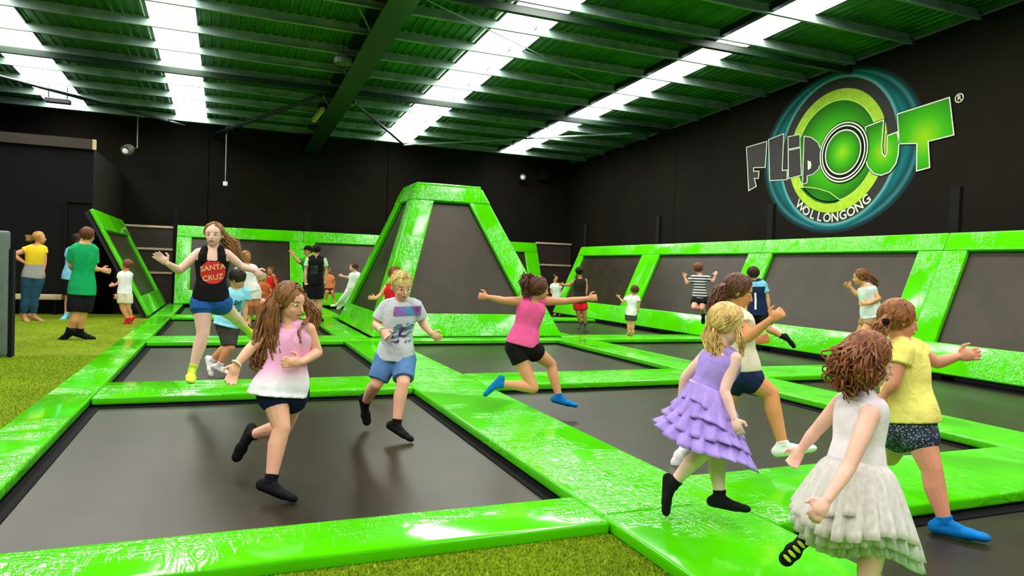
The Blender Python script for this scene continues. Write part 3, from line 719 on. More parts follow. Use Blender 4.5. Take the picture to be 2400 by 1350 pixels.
class Person:
    def __init__(s, label, S, D, j, yaw=0, pitch=0, headroll=0, skinc=(232, 176, 148), vox=.009, curl=(.5, .5), group=None, headscale=1.0, gz=None):
        s.S, s.D, s.j = S, D, j; s.vox = vox; s.skinc = skinc
        for _pass in range(2):
            P = {}
            P['hip'] = atD(*j['hip'][:2], D)
            def solve(par, key, L, default=0):
                px = j[key]; sg = px[2] if len(px) > 2 else default
                q = ray(px[0], px[1]); o = CAM - P[par]
                a = q@q; b = 2*(q@o); c = o@o - L*L; disc_ = b*b-4*a*c
                mid_ = -b/(2*a)
                D_ = mid_ if disc_ < 0 else mid_ + sg*math.sqrt(disc_)/(2*a)
                P[key] = CAM + q*(D_ if len(px) < 4 else s.D + px[3])
            solve('hip', 'neck', .315*S)
            solve('neck', 'head', .135*S*headscale**.5 if S < 1.5 else .12*S)
            for k in 'ab':
                solve('neck', 'sh'+k, .105*S); solve('sh'+k, 'el'+k, .175*S); solve('el'+k, 'wr'+k, .15*S); solve('wr'+k, 'fi'+k, .095*S)
                solve('hip', 'hp'+k, .058*S); solve('hp'+k, 'kn'+k, .24*S); solve('kn'+k, 'an'+k, .235*S); solve('an'+k, 'to'+k, .125*S)
            if gz is None or _pass: break
            zs = min(P['toa'][2], P['tob'][2]) - .012*S
            fct = (CAM[2]-gz)/(CAM[2]-zs); D = s.D = D*fct; S = s.S = S*fct
        s.P = P
        ax = nrm(P['neck']-P['hip']); s.ax = ax
        lh = nrm(P['hpb']-P['hpa']); ls = nrm(P['shb']-P['sha'])
        s.lh, s.ls = lh, ls
        low = min(P['toa'][2], P['tob'][2], P['ana'][2], P['anb'][2])
        s.root = tag(empty('person', (P['hip'][0], P['hip'][1], max(0, low-.04))), label, 'person', group)
        s.hh = (.05*S + .161)*headscale
        # head frame
        y = math.radians(yaw); p = math.radians(pitch)
        tc_ = CAM-P['head']; tc_[2] = 0; tc_ = nrm(tc_); rh_ = np.array([-tc_[1], tc_[0], 0.]); fh = tc_*math.cos(y) + rh_*math.sin(y)
        s.hf = nrm(fh*math.cos(p) + ZUP*math.sin(p))
        up0 = nrm(ZUP*.7 + nrm(P['head']-P['neck'])*.3); up0 = nrm(up0 - s.hf*(up0@s.hf))
        lat = np.cross(up0, s.hf); r = math.radians(headroll)
        s.hu = nrm(up0*math.cos(r)+lat*math.sin(r)); s.hl = np.cross(s.hu, s.hf)
        s.body(curl)
    def lat(s, t):
        l = s.lh*(1-t)+s.ls*t; l = nrm(l - s.ax*(l@s.ax)); return l, nrm(np.cross(s.ax, l))
    def ring(s, t, infl=0, sa=1, sb=1, shift=(0, 0, 0), n=20, ruff=0, k=7, ph=0):
        a, b = prof(t); l, f = s.lat(min(max(t, 0), 1)); c = s.P['hip'] + (s.P['neck']-s.P['hip'])*t + np.asarray(shift)
        th = np.linspace(0, 2*math.pi, n, endpoint=False)
        A, B = (a*s.S+infl)*sa, (b*s.S+infl)*sb
        rr = 1 + ruff*np.sin(k*th+ph)
        e = 2/2.5
        x = np.sign(np.cos(th))*np.abs(np.cos(th))**e; yv = np.sign(np.sin(th))*np.abs(np.sin(th))**e
        return c + (A*rr*x)[:, None]*l + (B*rr*yv)[:, None]*f
    def hand(s, mb, k, curl):
        P, S = s.P, s.S; W, Fi = P['wr'+k], P['fi'+k]; d = nrm(Fi-W); H = .105*S
        fore = nrm(W-P['el'+k]); d = nrm(d*.85+fore*.15)
        view = nrm(CAM-W); side = nrm(np.cross(d, view)); nn = np.cross(side, d)
        pl, pw = .5*H, .21*H
        c = W + d*pl*.55
        ellip(mb, c, [d, side, nn], (pl*.62, pw*1.12, .13*H), 12, 8)
        for i, (o, ln) in enumerate(((-1, .38), (-.35, .46), (.32, .44), (.95, .34))):
            b0 = W + d*pl*.95 + side*o*pw*.85; fd = nrm(d + side*o*.16)
            l1 = ln*H*.55; l2 = ln*H*.5
            cdir = nn if k == 'a' else -nn
            d1 = nrm(fd*math.cos(curl*1.1)+cdir*math.sin(curl*1.1)); m1 = b0 + d1*l1
            d2 = nrm(fd*math.cos(curl*2.3)+cdir*math.sin(curl*2.3)); m2 = m1 + d2*l2
            r = .062*H
            capsule(mb, b0-d*.1*H, m1, r*1.05, r*.95, 8); capsule(mb, m1, m2, r*.95, r*.8, 8)
        sd = -1 if k == 'a' else 1
        hs = ZUP if abs(side[2]) > .3 else side
        sgn = 1 if side[2] > 0 else -1
        b0 = W + d*pl*.3 + side*sgn*pw*.9; m1 = b0 + nrm(d*.6+side*sgn*.8)*.24*H; m2 = m1 + nrm(d+side*sgn*.15)*.2*H
        capsule(mb, b0, m1, .085*H, .07*H, 8); capsule(mb, m1, m2, .07*H, .055*H, 8)
        capsule(mb, W - fore*.02*S, c, .0175*S, .11*H, 10)
    def footprims(s, mb, k, infl=0, upfrac=0.0):
        P, S = s.P, s.S; A, T, K = P['an'+k], P['to'+k], P['kn'+k]
        fd = nrm(T-A); sh = nrm(A-K); dn = sh - fd*(sh@fd); dn = nrm(dn) if np.linalg.norm(dn) > .25 else nrm(-ZUP + fd*(ZUP@fd))
        L = .15*S
        for _ in range(2):
            fd = nrm(T - dn*.15*L - A); dn = sh - fd*(sh@fd); dn = nrm(dn) if np.linalg.norm(dn) > .25 else nrm(-ZUP + fd*(ZUP@fd))
        heel = A - fd*.22*L + dn*.13*L; ball = A + fd*.50*L + dn*.16*L; toe = A + fd*.74*L + dn*.17*L
        r = .024*S+infl
        sdv = np.cross(fd, dn)
        capsule(mb, A-dn*.01*S, heel, r*.95, r*.98, 12); capsule(mb, heel, ball, r*.98, r*.9, 12); capsule(mb, A, ball, r*.9, r*.72, 12)
        ellip(mb, ball, [fd, sdv, dn], (.26*L+infl, .215*L+infl, .13*L+infl), 12, 8); ellip(mb, toe, [fd, sdv, dn], (.2*L+infl, .19*L+infl, .105*L+infl), 12, 8)
        if upfrac: tube(mb, [A+(K-A)*upfrac, A+(K-A)*upfrac*.5, A], [(.0255+.02*upfrac)*S+infl, (.0245+.005*upfrac)*S+infl, .0245*S+infl], 12)
    def body(s, curl):
        P, S = s.P, s.S; mb = MB()
        loft(mb, [s.ring(t) for t in np.linspace(-.14, 1.05, 16)])
        for i, k in enumerate('ab'):
            for x, y, r0, r1 in (('hp', 'kn', .063, .039),):
                capsule(mb, P['hp'+k], P['hp'+k]*.5+P['kn'+k]*.5, .064*S, .053*S); capsule(mb, P['hp'+k]*.5+P['kn'+k]*.5, P['kn'+k], .053*S, .039*S)
            K, A = P['kn'+k], P['an'+k]; c = K*.68+A*.32
            bk = nrm(np.cross(np.cross(nrm(P['to'+k]-A), nrm(A-K)), nrm(A-K)))
            c = c + bk*.006*S
            capsule(mb, K, c, .038*S, .040*S); capsule(mb, c, A, .040*S, .0225*S)
            s.footprims(mb, k)
            capsule(mb, P['neck']*.75+P['hip']*.25*0+P['neck']*.0+P['sh'+k]*.25, P['sh'+k], .036*S, .034*S)
            m = P['sh'+k]*.55+P['el'+k]*.45
            capsule(mb, P['sh'+k], m, .034*S, .030*S); capsule(mb, m, P['el'+k], .030*S, .0245*S)
            f1 = P['el'+k]*.7+P['wr'+k]*.3
            capsule(mb, P['el'+k], f1, .0245*S, .0255*S); capsule(mb, f1, P['wr'+k], .0255*S, .0165*S)
            s.hand(mb, k, curl[i])
        h = s.hh; c = P['head']; R = [s.hl, s.hf, s.hu]
        nb = P['neck'] - s.ax*.02*S
        capsule(mb, nb, c - s.hu*.22*h - s.hf*.06*h, .036*S, .21*h)
        ellip(mb, c + s.hu*.07*h - s.hf*.03*h, R, (.365*h, .43*h, .43*h), 20, 14)
        ellip(mb, c + s.hf*.13*h - s.hu*.18*h, R, (.27*h, .27*h, .29*h), 16, 12)
        ellip(mb, c + s.hf*.22*h - s.hu*.36*h, R, (.15*h, .15*h, .12*h), 12, 8)
        for sg in (-1, 1):
            ellip(mb, c + s.hf*.26*h - s.hu*.14*h + s.hl*sg*.15*h, R, (.11*h, .11*h, .11*h), 10, 8)
            ellip(mb, c + s.hl*sg*.375*h - s.hf*.04*h - s.hu*.03*h, R, (.035*h, .075*h, .115*h), 10, 8)
        capsule(mb, c + s.hf*.395*h + s.hu*.03*h, c + s.hf*.465*h - s.hu*.125*h, .028*h, .05*h, 8)
        ellip(mb, c + s.hf*.375*h - s.hu*.255*h, R, (.095*h, .06*h, .045*h), 10, 8)
        me = remesh(mb, 'body', s.vox, 3)
        s.bodyo = obj('body', me, skin(s.skinc), s.root); s.bvh = bvh_of(me)
        s.face()
    def surf(s, x, z, off=0.0):
        o = s.P['head'] + s.hf*s.hh*1.2 + s.hl*x*s.hh + s.hu*z*s.hh
        hit = s.bvh.ray_cast(Vector(o), Vector(-s.hf), s.hh*1.5)
        p = np.array(hit[0]) if hit[0] is not None else s.P['head'] + s.hf*.4*s.hh + s.hl*x*s.hh + s.hu*z*s.hh
        return p + s.hf*off*s.hh
    def face(s):
        h = s.hh; R = [s.hl, s.hf, s.hu]
        for sg in (-1, 1):
            m = MB(); ellip(m, s.surf(sg*.155, .02, -.012), R, (.062*h, .03*h, .032*h), 12, 8); e = obj('eye', m, M['sclera'], s.root); e.data.shade_smooth()
            m = MB(); ellip(m, s.surf(sg*.15, .017, .008), R, (.03*h, .016*h, .03*h), 10, 6); obj('iris', m, M['eye'], e).data.shade_smooth()
            m = MB(); tube(m, [s.surf(sg*.08, .095, .004), s.surf(sg*.155, .118, .004), s.surf(sg*.235, .09, .0)], [.012*h, .016*h, .008*h], 6); obj('eyebrow', m, M['brow'], s.root)
        m = MB(); tube(m, [s.surf(-.1, -.25, .0), s.surf(-.04, -.238, .008), s.surf(0, -.243, .008), s.surf(.04, -.238, .008), s.surf(.1, -.25, .0)], [.008*h, .022*h, .02*h, .022*h, .008*h], 8)
        tube(m, [s.surf(-.08, -.268, .0), s.surf(0, -.275, .008), s.surf(.08, -.268, .0)], [.008*h, .024*h, .008*h], 8)
        o = obj('lips', m, M['lips'], s.root); o.data.shade_smooth()
    # ---------------- clothes
    def top(s, mat, hem=-.08, sleeve=0.0, infl=.014, flare=1.0, shift=(0, 0, 0), strap=False, name='shirt', neck=1.0, ruff=.0, sl_out=.018):
        P, S = s.P, s.S; mb = MB()
        t1 = .80 if strap else neck
        ts = np.linspace(hem, t1, 14); rings = []
        for t in ts:
            w = max(0., (.45-t)/(.45-hem)) if hem < .45 else 0
            a, b = prof(max(t, .02)); a0, b0 = prof(t)
            k = (1+(flare-1)*w)
            rings.append(s.ring(t, infl + S*(max(a, a0)-a0)*.8, k, k, np.asarray(shift)*w*w, ruff=ruff*w, k=6, n=28))
        loft(mb, rings)
        for k in 'ab':
            if strap:
                q = P['neck']*.42 + P['sh'+k]*.58; l, f = s.lat(1)
                base = P['hip'] + (P['neck']-P['hip'])*.76 + l*(1 if k == 'b' else -1)*.055*S
                for fs in (-1, 1):
                    tube(mb, [base + f*fs*.05*S, base + s.ax*.045*S + f*fs*.047*S, q + f*fs*.028*S + s.ax*.022*S, q + s.ax*.034*S], [.03*S, .028*S, .023*S, .02*S], 8)
            elif sleeve > 0:
                A, E_ = P['sh'+k], P['el'+k]; e = A+(E_-A)*sleeve
                st = P['neck']*.3+A*.7
                tube(mb, [st, A, A*.5+e*.5, e], [.040*S+infl, .037*S+infl, .035*S+sl_out, .033*S+sl_out*1.25], 14)
                capsule(mb, P['neck']*.55+A*.45, A, .036*S+infl, .034*S+infl)
            else:
                A = P['sh'+k]; capsule(mb, P['neck']*.7+A*.3, P['neck']*.25+A*.75, .034*S+infl, .03*S+infl)
        me = remesh(mb, name, max(.008, s.vox), 3); o = obj(name, me, mat, s.root); s.topo = o; return o
    def bottoms(s, mat, leg=.45, infl=.014, out=.02, name='shorts', top=.2, legs=('a', 'b')):
        P, S = s.P, s.S; mb = MB()
        loft(mb, [s.ring(t, infl) for t in np.linspace(-.14, top, 8)])
        for k in legs:
            A, K, An = P['hp'+k], P['kn'+k], P['an'+k]
            capsule(mb, A, A+(K-A)*min(.3, leg*.6), .067*S+infl*1.25, .064*S+infl)
            if leg <= 1: tube(mb, [A - nrm(K-A)*.02, A, A+(K-A)*leg*.6, A+(K-A)*leg], [.066*S, .066*S+infl, (.064-.012*leg)*S+out*.9, (.064-.022*leg)*S+out], 16)
            else:
                u = leg-1
                tube(mb, [A, A*.5+K*.5, K, K*.6+An*.4, K+(An-K)*u], [.066*S+infl, .055*S+infl, .041*S+infl, .042*S+infl, .026*S+out], 16)
        me = remesh(mb, name, max(.008, s.vox), 3); return obj(name, me, mat, s.root)
    def socks(s, mat, up=.12, name='sock', infl=.004, legs='ab'):
        for k in legs:
            mb = MB(); s.footprims(mb, k, infl, up); o = obj(name, remesh(mb, name, max(.006, s.vox*.8), 2), mat, s.root)
    # ---------------- hair
    def hair(s, c, long=(), n=220, cap=1.0, drop=.5, curly=0.0, short=False, lift=0.0, ln=None, r=.0075):
        n = int(n*1.6)
        h = s.hh; mb = MB(); R = np.array([s.hl, s.hf, s.hu])
        cc = s.P['head'] + s.hu*(.11+lift)*h - s.hf*(.085 if not short else .07)*h
        rad = np.array([.415, .455, .45])*h*cap
        ellip(mb, cc, R, rad, 20, 14)
        lr = random.Random(int(abs(s.P['hip'][0])*1000)+n)
        for i in range(n):
            while True:
                v = np.array([lr.gauss(0, 1), lr.gauss(0, 1), lr.gauss(0, 1)]); v /= np.linalg.norm(v)
                if v[2] < -.35 or (v[1] > .45 and v[2] < .55) or (v[1] > .1 and v[2] < .0): continue
                break
            steps = 5; p = v.copy(); path = []
            L = (ln or (.5 if not short else .28))
            for q in range(steps):
                off = 1.015 + (.03 if not curly else .04)*lr.random() + (curly*.10*math.sin(q*2.0+i) if curly else 0)
                path.append(cc + (p*rad*off) @ R)
                g = np.array([lr.gauss(0, .25+curly), -.55+lr.gauss(0, .2+curly), -1.0+lr.gauss(0, .2+curly)]); g -= p*(g@p); g /= (np.linalg.norm(g)+1e-6)
                p = p + g*L/steps*2; p /= np.linalg.norm(p)
                if p[1] > .55 and p[2] < .5: break
            if len(path) > 2:
                k = len(path); tube(mb, path, [r*(1-.75*x/(k-1)) for x in range(k)], 5, False)
        for pts, spread, cnt, wav in long:
            pts3 = [atD(px, py, s.D+dd) if not isinstance(px, np.ndarray) else px for px, py, dd in pts]
            pts3 = np.array(pts3); m = len(pts3)
            fine = np.linspace(0, m-1, 4*(m-1)+1); base = np.array([[np.interp(x, range(m), pts3[:, a]) for a in range(3)] for x in fine])
            kk = len(base)
            sp = np.interp(np.linspace(0, 1, kk), np.linspace(0, 1, len(spread)), spread)
            for i in range(int(cnt*2.0)):
                o = np.clip([lr.gauss(0, 1), lr.gauss(0, 1), lr.gauss(0, 1)], -1.4, 1.4)*.6; ph = lr.uniform(0, 6.28); w2 = np.clip([lr.gauss(0, 1), lr.gauss(0, 1), lr.gauss(0, .5)], -1.3, 1.3)
                stop = lr.randint(max(4, int(kk*.6)), kk)
                path = [base[q] + o*sp[q] + w2*wav*math.sin(q*1.1+ph)*min(1, q/4) for q in range(stop)]
                rad_ = [max(.0025, (.0055+.003*lr.random())*(1-.7*q/kk)*(.5+min(1, sp[q]/.03)*.5)) for q in range(stop)]
                tube(mb, path, rad_, 5, False)
        me = mb.mesh('hair'); me.shade_smooth(); return obj('hair', me, hairm(c), s.root)
    # ---------------- print lying on a garment
    def decal(s, shapes, target, cpx, size, mat, name='print', off=.004, rot=0.0, clip=None):
        """shapes: (verts2d, faces) in units of `size`; projected along the view onto the garment at the chest"""
        bv = bvh_of(target.data); c = atD(*cpx, s.D)
        l = s.ls.copy(); l = nrm(l) if l@RT > 0 else -nrm(l)
        n = nrm(np.cross(l, s.ax)); n = n if n@TOCAM > 0 else -n
        up = s.ax; ca, sa = math.cos(rot), math.sin(rot)
        V, Fc = shapes; out = []; miss = set()
        for x, y in np.asarray(V)[:, :2]:
            p = c + l*(x*ca-y*sa)*size + up*(x*sa+y*ca)*size + n*.6
            hit = bv.ray_cast(Vector(p), Vector(-n), 1.5)
            if hit[0] is None: miss.add(len(out))
            q = np.array(hit[0]) if hit[0] is not None else p - n*.6
            out.append(q + n*off)
        Fc = [q for q in Fc if not miss.intersection(q)]
        m = MB().add(out, Fc); return obj(name, m, mat, target)

def disc2d(r=1, nr=8, ns=32):
    v = [(0, 0)]; f = []
    for i in range(1, nr+1):
        for j in range(ns): a = 2*math.pi*j/ns; v.append((r*i/nr*math.cos(a), r*i/nr*math.sin(a)))
    f += [(0, 1+j, 1+(j+1) % ns) for j in range(ns)]
    for i in range(nr-1):
        for j in range(ns): a = 1+i*ns; f.append((a+j, a+ns+j, a+ns+(j+1) % ns, a+(j+1) % ns))
    return v, f
def rect2d(w, h, nx=10, ny=10, cx=0, cy=0):
    v = [(cx-w/2+w*i/nx, cy-h/2+h*j/ny) for j in range(ny+1) for i in range(nx+1)]
    return v, [(j*(nx+1)+i, j*(nx+1)+i+1, (j+1)*(nx+1)+i+1, (j+1)*(nx+1)+i) for j in range(ny) for i in range(nx)]
def text2d(sx, size=1.0):
    v, f = text_mesh(sx, size); bm = bmesh.new(); vs = [bm.verts.new(x) for x in v]
    for q in f:
        try: bm.faces.new([vs[i] for i in q])
        except Exception: pass
    bmesh.ops.triangulate(bm, faces=bm.faces); bm.verts.index_update()
    r = np.array([x.co[:2] for x in bm.verts]), [tuple(x.index for x in q.verts) for q in bm.faces]; bm.free(); return r

def skirt(parent, name, c0, c1, lat, frt, w0, w1, mat, k=11, amp=.08, rings=8, seg=110, ph=0, power=1.0, hemwave=.0, smooth=True, thick=.004):
    c0, c1 = np.asarray(c0), np.asarray(c1); rs = []
    th = np.linspace(0, 2*math.pi, seg, endpoint=False); lr = np.random.default_rng(int(ph*100)+k)
    p2, p3 = lr.uniform(0, 6.28, 2)
    for i in range(rings):
        u = i/(rings-1); g = u**power
        A = w0[0]+(w1[0]-w0[0])*g; B = w0[1]+(w1[1]-w0[1])*g
        rf = 1 + amp*u*(np.sin(k*th+ph)+.5*np.sin((2*k+3)*th+p2)*u+.35*np.sin(5*th+p3))
        c = c0 + (c1-c0)*u
        dz = (hemwave*u*u*np.sin(3*th+p3))[:, None]*nrm(c1-c0)
        rs.append(c + (A*rf*np.cos(th))[:, None]*lat + (B*rf*np.sin(th))[:, None]*frt + dz)
    m = MB(); loft(m, rs, cap=False); me = m.mesh(name, smooth); o = obj(name, me, mat, parent)
    md = o.modifiers.new('thick', 'SOLIDIFY'); md.thickness = thick; return o

# ------------------------------------------------------------------ garments
def two_tone(name, ca, cb, z0, z1):
    t = NT(name); tc = t.n('ShaderNodeTexCoord'); s = t.n('ShaderNodeSeparateXYZ'); t.l(tc.outputs['Object'], s.inputs[0])
    mr = t.n('ShaderNodeMapRange'); mr.inputs['From Min'].default_value = z0; mr.inputs['From Max'].default_value = z1
    t.l(s.outputs[2], mr.inputs['Value'])
    nz = t.noise(t.coord('Object'), 14, 3); k = t.n('ShaderNodeMath', operation='MULTIPLY_ADD'); t.l(nz, k.inputs[0]); k.inputs[1].default_value = .25
    a = t.n('ShaderNodeMath', operation='SUBTRACT'); t.l(mr.outputs[0], a.inputs[0]); a.inputs[1].default_value = .12; t.l(a.outputs[0], k.inputs[2])
    t.l(t.ramp(k.outputs[0], [(.0, ca), (1., cb)]), t.b.inputs['Base Color'])
    t.bump(t.noise(t.coord('Object', scale=(1, 1, .6)), 12, 3, .5, .8), .5, .02); t.set(Roughness=.85); t.b.inputs['Specular IOR Level'].default_value = .2
    return t.m
def stripes(name, ca, cb, freq):
    t = NT(name); tc = t.n('ShaderNodeTexCoord'); s = t.n('ShaderNodeSeparateXYZ'); t.l(tc.outputs['Object'], s.inputs[0])
    m = t.n('ShaderNodeMath', operation='MULTIPLY'); t.l(s.outputs[2], m.inputs[0]); m.inputs[1].default_value = freq
    f = t.n('ShaderNodeMath', operation='FRACT'); t.l(m.outputs[0], f.inputs[0])
    t.l(t.ramp(f.outputs[0], [(.0, ca), (.5, cb)], 'CONSTANT'), t.b.inputs['Base Color']); t.set(Roughness=.85); return t.m
def blotch(name, cols, scale, dist=1.0):
    t = NT(name); f = t.noise(t.coord('Object'), scale, 3, .55, dist); n = len(cols)
    t.l(t.ramp(f, [(.3+.4*i/(n-1), c) for i, c in enumerate(cols)]), t.b.inputs['Base Color']); t.set(Roughness=.85); return t.m
def dots(name, ca, cb, scale):
    t = NT(name); v = t.n('ShaderNodeTexVoronoi'); v.inputs['Scale'].default_value = scale; t.l(t.coord('Object'), v.inputs['Vector'])
    t.l(t.ramp(v.outputs['Distance'], [(.28, ca), (.36, cb)]), t.b.inputs['Base Color']); t.set(Roughness=.85); return t.m

C_ = {k: cloth('cloth_'+k, rgb(*v), wr=w_) for k, v, w_ in [('white', (236, 234, 232), .5), ('black', (14, 14, 16), .5), ('navy', (24, 36, 74), .5), ('denim', (86, 128, 178), .6), ('blue', (38, 92, 168), .5),
      ('pink', (255, 96, 160), .6), ('lilac', (172, 146, 226), .5), ('yellow', (244, 232, 120), .7), ('sky', (140, 212, 232), .6), ('charcoal', (70, 66, 64), .4), ('green', (14, 158, 92), .6), ('red', (214, 24, 40), .5),
      ('jeans', (34, 72, 96), .5), ('ltblue', (120, 190, 220), .6), ('grey', (150, 152, 156), .5), ('rust', (196, 96, 40), .6), ('mint', (190, 220, 180), .6), ('darkbrown', (44, 36, 32), .5), ('lime', (190, 215, 60), .4),
      ('sockblue', (0, 116, 190), .3), ('staffgreen', (24, 150, 24), .5), ('cream', (226, 214, 190), .5), ('tan', (176, 132, 90), .5), ('orange', (226, 130, 70), .5)]}
GRP = 'children and adults in the trampoline hall'
NV, FV = .0065, .012
FAIR, TAN, BROWN = (238, 178, 148), (226, 156, 114), (186, 118, 76)

# 1 running girl, long hair
p = Person('girl with long auburn hair running in a pink and white tank top and navy shorts', 1.40, 4.52, dict(
    hip=(662, 912), neck=(682, 768, 0), head=(680, 708, -.2), sha=(645, 778, .3), shb=(722, 772, -.2), ela=(592, 812, -.3), wra=(555, 853, -.3), fia=(544, 890, 0),
    elb=(744, 826, .2), wrb=(706, 849, -.9), fib=(672, 846, -.3), hpa=(641, 918, -.3), hpb=(686, 920, .3), kna=(660, 1003, -.2), ana=(634, 1132, .3), toa=(673, 1161, -.3),
    knb=(664, 1005, .9), anb=(588, 1020, .9), tob=(560, 1064, .3)), yaw=52, pitch=-14, gz=.025, skinc=FAIR, vox=NV, curl=(.25, .55))
zt = p.P['neck'][2]
p.top(two_tone('pink_to_white_tank', rgb(238, 238, 242), rgb(246, 176, 216), zt-.36, zt-.24), hem=-.10, flare=1.34, shift=-RH*.035, strap=False, name='tank_top', ruff=.05, neck=.97)
p.bottoms(C_['navy'], leg=.26, name='shorts'); p.socks(C_['black'], .16)
p.hair((132, 86, 48), long=[([(655, 680, .02), (632, 730, .02), (622, 790, 0), (612, 835, -.02), (628, 862, -.03)], (.02, .05, .08, .08, .06), 150, .012),
                            ([(660, 672, .0), (642, 720, -.05), (636, 780, -.06), (646, 830, -.06), (652, 850, -.06)], (.02, .03, .04, .035, .02), 70, .01),
                            ([(712, 690, .10), (724, 745, .06), (700, 778, -.12), (706, 815, -.13)], (.012, .012, .008, .006), 9, .006),
                            ([(710, 700, .08), (738, 740, .1), (730, 790, .1)], (.02, .04, .03), 40, .01)], n=300)
m = MB(); W = p.P['wra']; d = nrm(p.P['wra']-p.P['ela']); _, N_, B_2 = frames([W, W+d]); tube(m, [W+ (N_[0]*math.cos(a)+B_2[0]*math.sin(a))*.030 for a in np.linspace(0, 6.28, 17)], .008, 6); obj('wristband', m, C_['cream'], p.root)

# 2 blond boy
p = Person('blond boy running in a grey printed T-shirt and denim shorts', 1.44, 6.17, dict(
    hip=(926, 838), neck=(940, 708, 0), head=(941, 672, -.4), sha=(905, 720, .2), shb=(974, 718, -.1), ela=(881, 760, .2), wra=(896, 776, -.9), fia=(910, 792, -.3),
    elb=(990, 757, .3), wrb=(1009, 780, -.3), fib=(1023, 789, .2), hpa=(906, 842, 0), hpb=(946, 842, 0), kna=(882, 900, -.1), ana=(856, 945, .9), toa=(859, 980, .4),
    knb=(945, 898, -.5), anb=(929, 996, .3), tob=(957, 1024, -.5)), yaw=22, pitch=-16, gz=.025, skinc=FAIR, vox=NV, curl=(.6, .4))
sh = p.top(C_['grey'] if False else cloth('heather_grey', rgb(196, 200, 204), wr=.7), hem=-.06, sleeve=.72, flare=1.12, name='t_shirt')
p.bottoms(C_['denim'], leg=.84, out=.026, name='denim_shorts'); p.socks(C_['black'], .14)
p.hair((236, 196, 120), n=320, short=True, cap=.98, lift=.05, r=.0065)
p.decal(rect2d(1, .36), sh, (956, 729), .235, blotch('print_purple_teal', [rgb(110, 60, 140), rgb(150, 90, 170), rgb(60, 130, 170), rgb(70, 160, 170)], 9), 'print_panel')
lr = random.Random(5); V, Fq = [], []
for i in range(46):
    x, y = lr.uniform(-.42, .45), lr.uniform(-.62, .1); w_, h_ = lr.uniform(.04, .17), lr.uniform(.02, .085); a = lr.uniform(-.6, .9)
    q = [(-w_, -h_), (w_, -h_*.4), (w_*.7, h_), (-w_*.8, h_*.6)]; b = len(V)
    V += [(x+u*math.cos(a)-v*math.sin(a), y+u*math.sin(a)+v*math.cos(a)) for u, v in q]; Fq.append((b, b+1, b+2, b+3))
p.decal((V, Fq), sh, (952, 762), .235, blotch('print_scribble', [rgb(40, 40, 80), rgb(96, 60, 120), rgb(70, 150, 150), rgb(120, 150, 190)], 14), 'print_splashes', off=.006)
m = MB(); W = p.P['wra']; d = nrm(p.P['wra']-p.P['ela']); _, N_, B_2 = frames([W, W+d]); tube(m, [W+(N_[0]*math.cos(a)+B_2[0]*math.sin(a))*.031 for a in np.linspace(0, 6.28, 17)], .009, 6); obj('wristband', m, C_['mint'], p.root)

# 3 leaping girl in pink
p = Person('girl leaping with arms spread wide in a bright pink tank top and black shorts', 1.45, 7.35, dict(
    hip=(1224, 806), neck=(1250, 704, 0), head=(1263, 678, -.2), sha=(1222, 706, -.3), shb=(1279, 706, .4), ela=(1180, 704, -.2), wra=(1143, 696, -.2), fia=(1126, 694, 0),
    elb=(1325, 706, .1), wrb=(1378, 700, 0), fib=(1402, 697, 0), hpa=(1208, 814, -.2), hpb=(1243, 816, .2), kna=(1250, 910, -.1), ana=(1172, 900, .4), toa=(1136, 928, 0),
    knb=(1292, 854, .6), anb=(1311, 932, .3), tob=(1353, 950, 0)), yaw=112, pitch=-8, skinc=TAN, vox=NV, curl=(.95, .95))
p.top(C_['pink'], hem=-.03, flare=1.16, name='tank_top', neck=.95); p.bottoms(C_['black'], leg=.36, out=.024); p.socks(C_['sockblue'], .12)
p.hair((92, 52, 34), n=300, curly=.14, long=[([(1248, 668, .05), (1240, 655, .0), (1234, 672, -.05), (1236, 694, -.05)], (.05, .07, .07, .05), 90, .03)])

# 4 girl in lilac frilled dress
p = Person('small blonde girl in a lilac frilled dress stepping across the green pads', 1.25, 4.27, dict(
    hip=(1650, 942), neck=(1697, 826, 0), head=(1703, 762, 0), sha=(1657, 832, .5), shb=(1722, 840, -.5), ela=(1606, 884, .3), wra=(1596, 932, .3), fia=(1606, 948, -.3),
    elb=(1698, 916, -.3), wrb=(1720, 980, -.2), fib=(1731, 1012, 0), hpa=(1638, 950, -.2), hpb=(1668, 950, .2), kna=(1646, 1062, -.1), ana=(1574, 1138, .5), toa=(1562, 1212, 0),
    knb=(1682, 1068, .4), anb=(1687, 1168, .2), tob=(1744, 1190, 0)), yaw=104, pitch=-22, gz=0.1, skinc=(244, 200, 182), vox=NV, curl=(.4, .5))
p.top(C_['lilac'], hem=.10, flare=1.0, name='bodice', neck=.93, infl=.010)
l, f = p.lat(.2); dn = -p.ax
wst = p.P['hip'] + (p.P['neck']-p.P['hip'])*.30; hemc = atD(1650, 1042, p.D-.02)
for i in range(4):
    u0, u1 = i*.22, i*.22+.36
    a0, a1 = .115+.03*i, .165+.042*i
    skirt(p.root, 'skirt_frill', wst+(hemc-wst)*u0, wst+(hemc-wst)*u1, l, f, (a0, a0*.95), (a1*1.03, a1*1.05), C_['lilac'], k=13+2*i, amp=.075, ph=i*1.7, hemwave=.02)
m = MB(); loft(m, [p.ring(t, .018) for t in (.27, .31)], cap=False); obj('waistband', m, cloth('pale_lilac', rgb(214, 196, 240)), p.root)
p.socks(C_['black'], .2)
p.hair((236, 184, 112), n=320, long=[([(1680, 745, .02), (1672, 790, 0), (1680, 830, -.03), (1690, 850, -.05)], (.03, .05, .045, .02), 110, .012), ([(1725, 760, -.05), (1735, 800, -.08), (1742, 835, -.05)], (.015, .02, .01), 22, .01)])

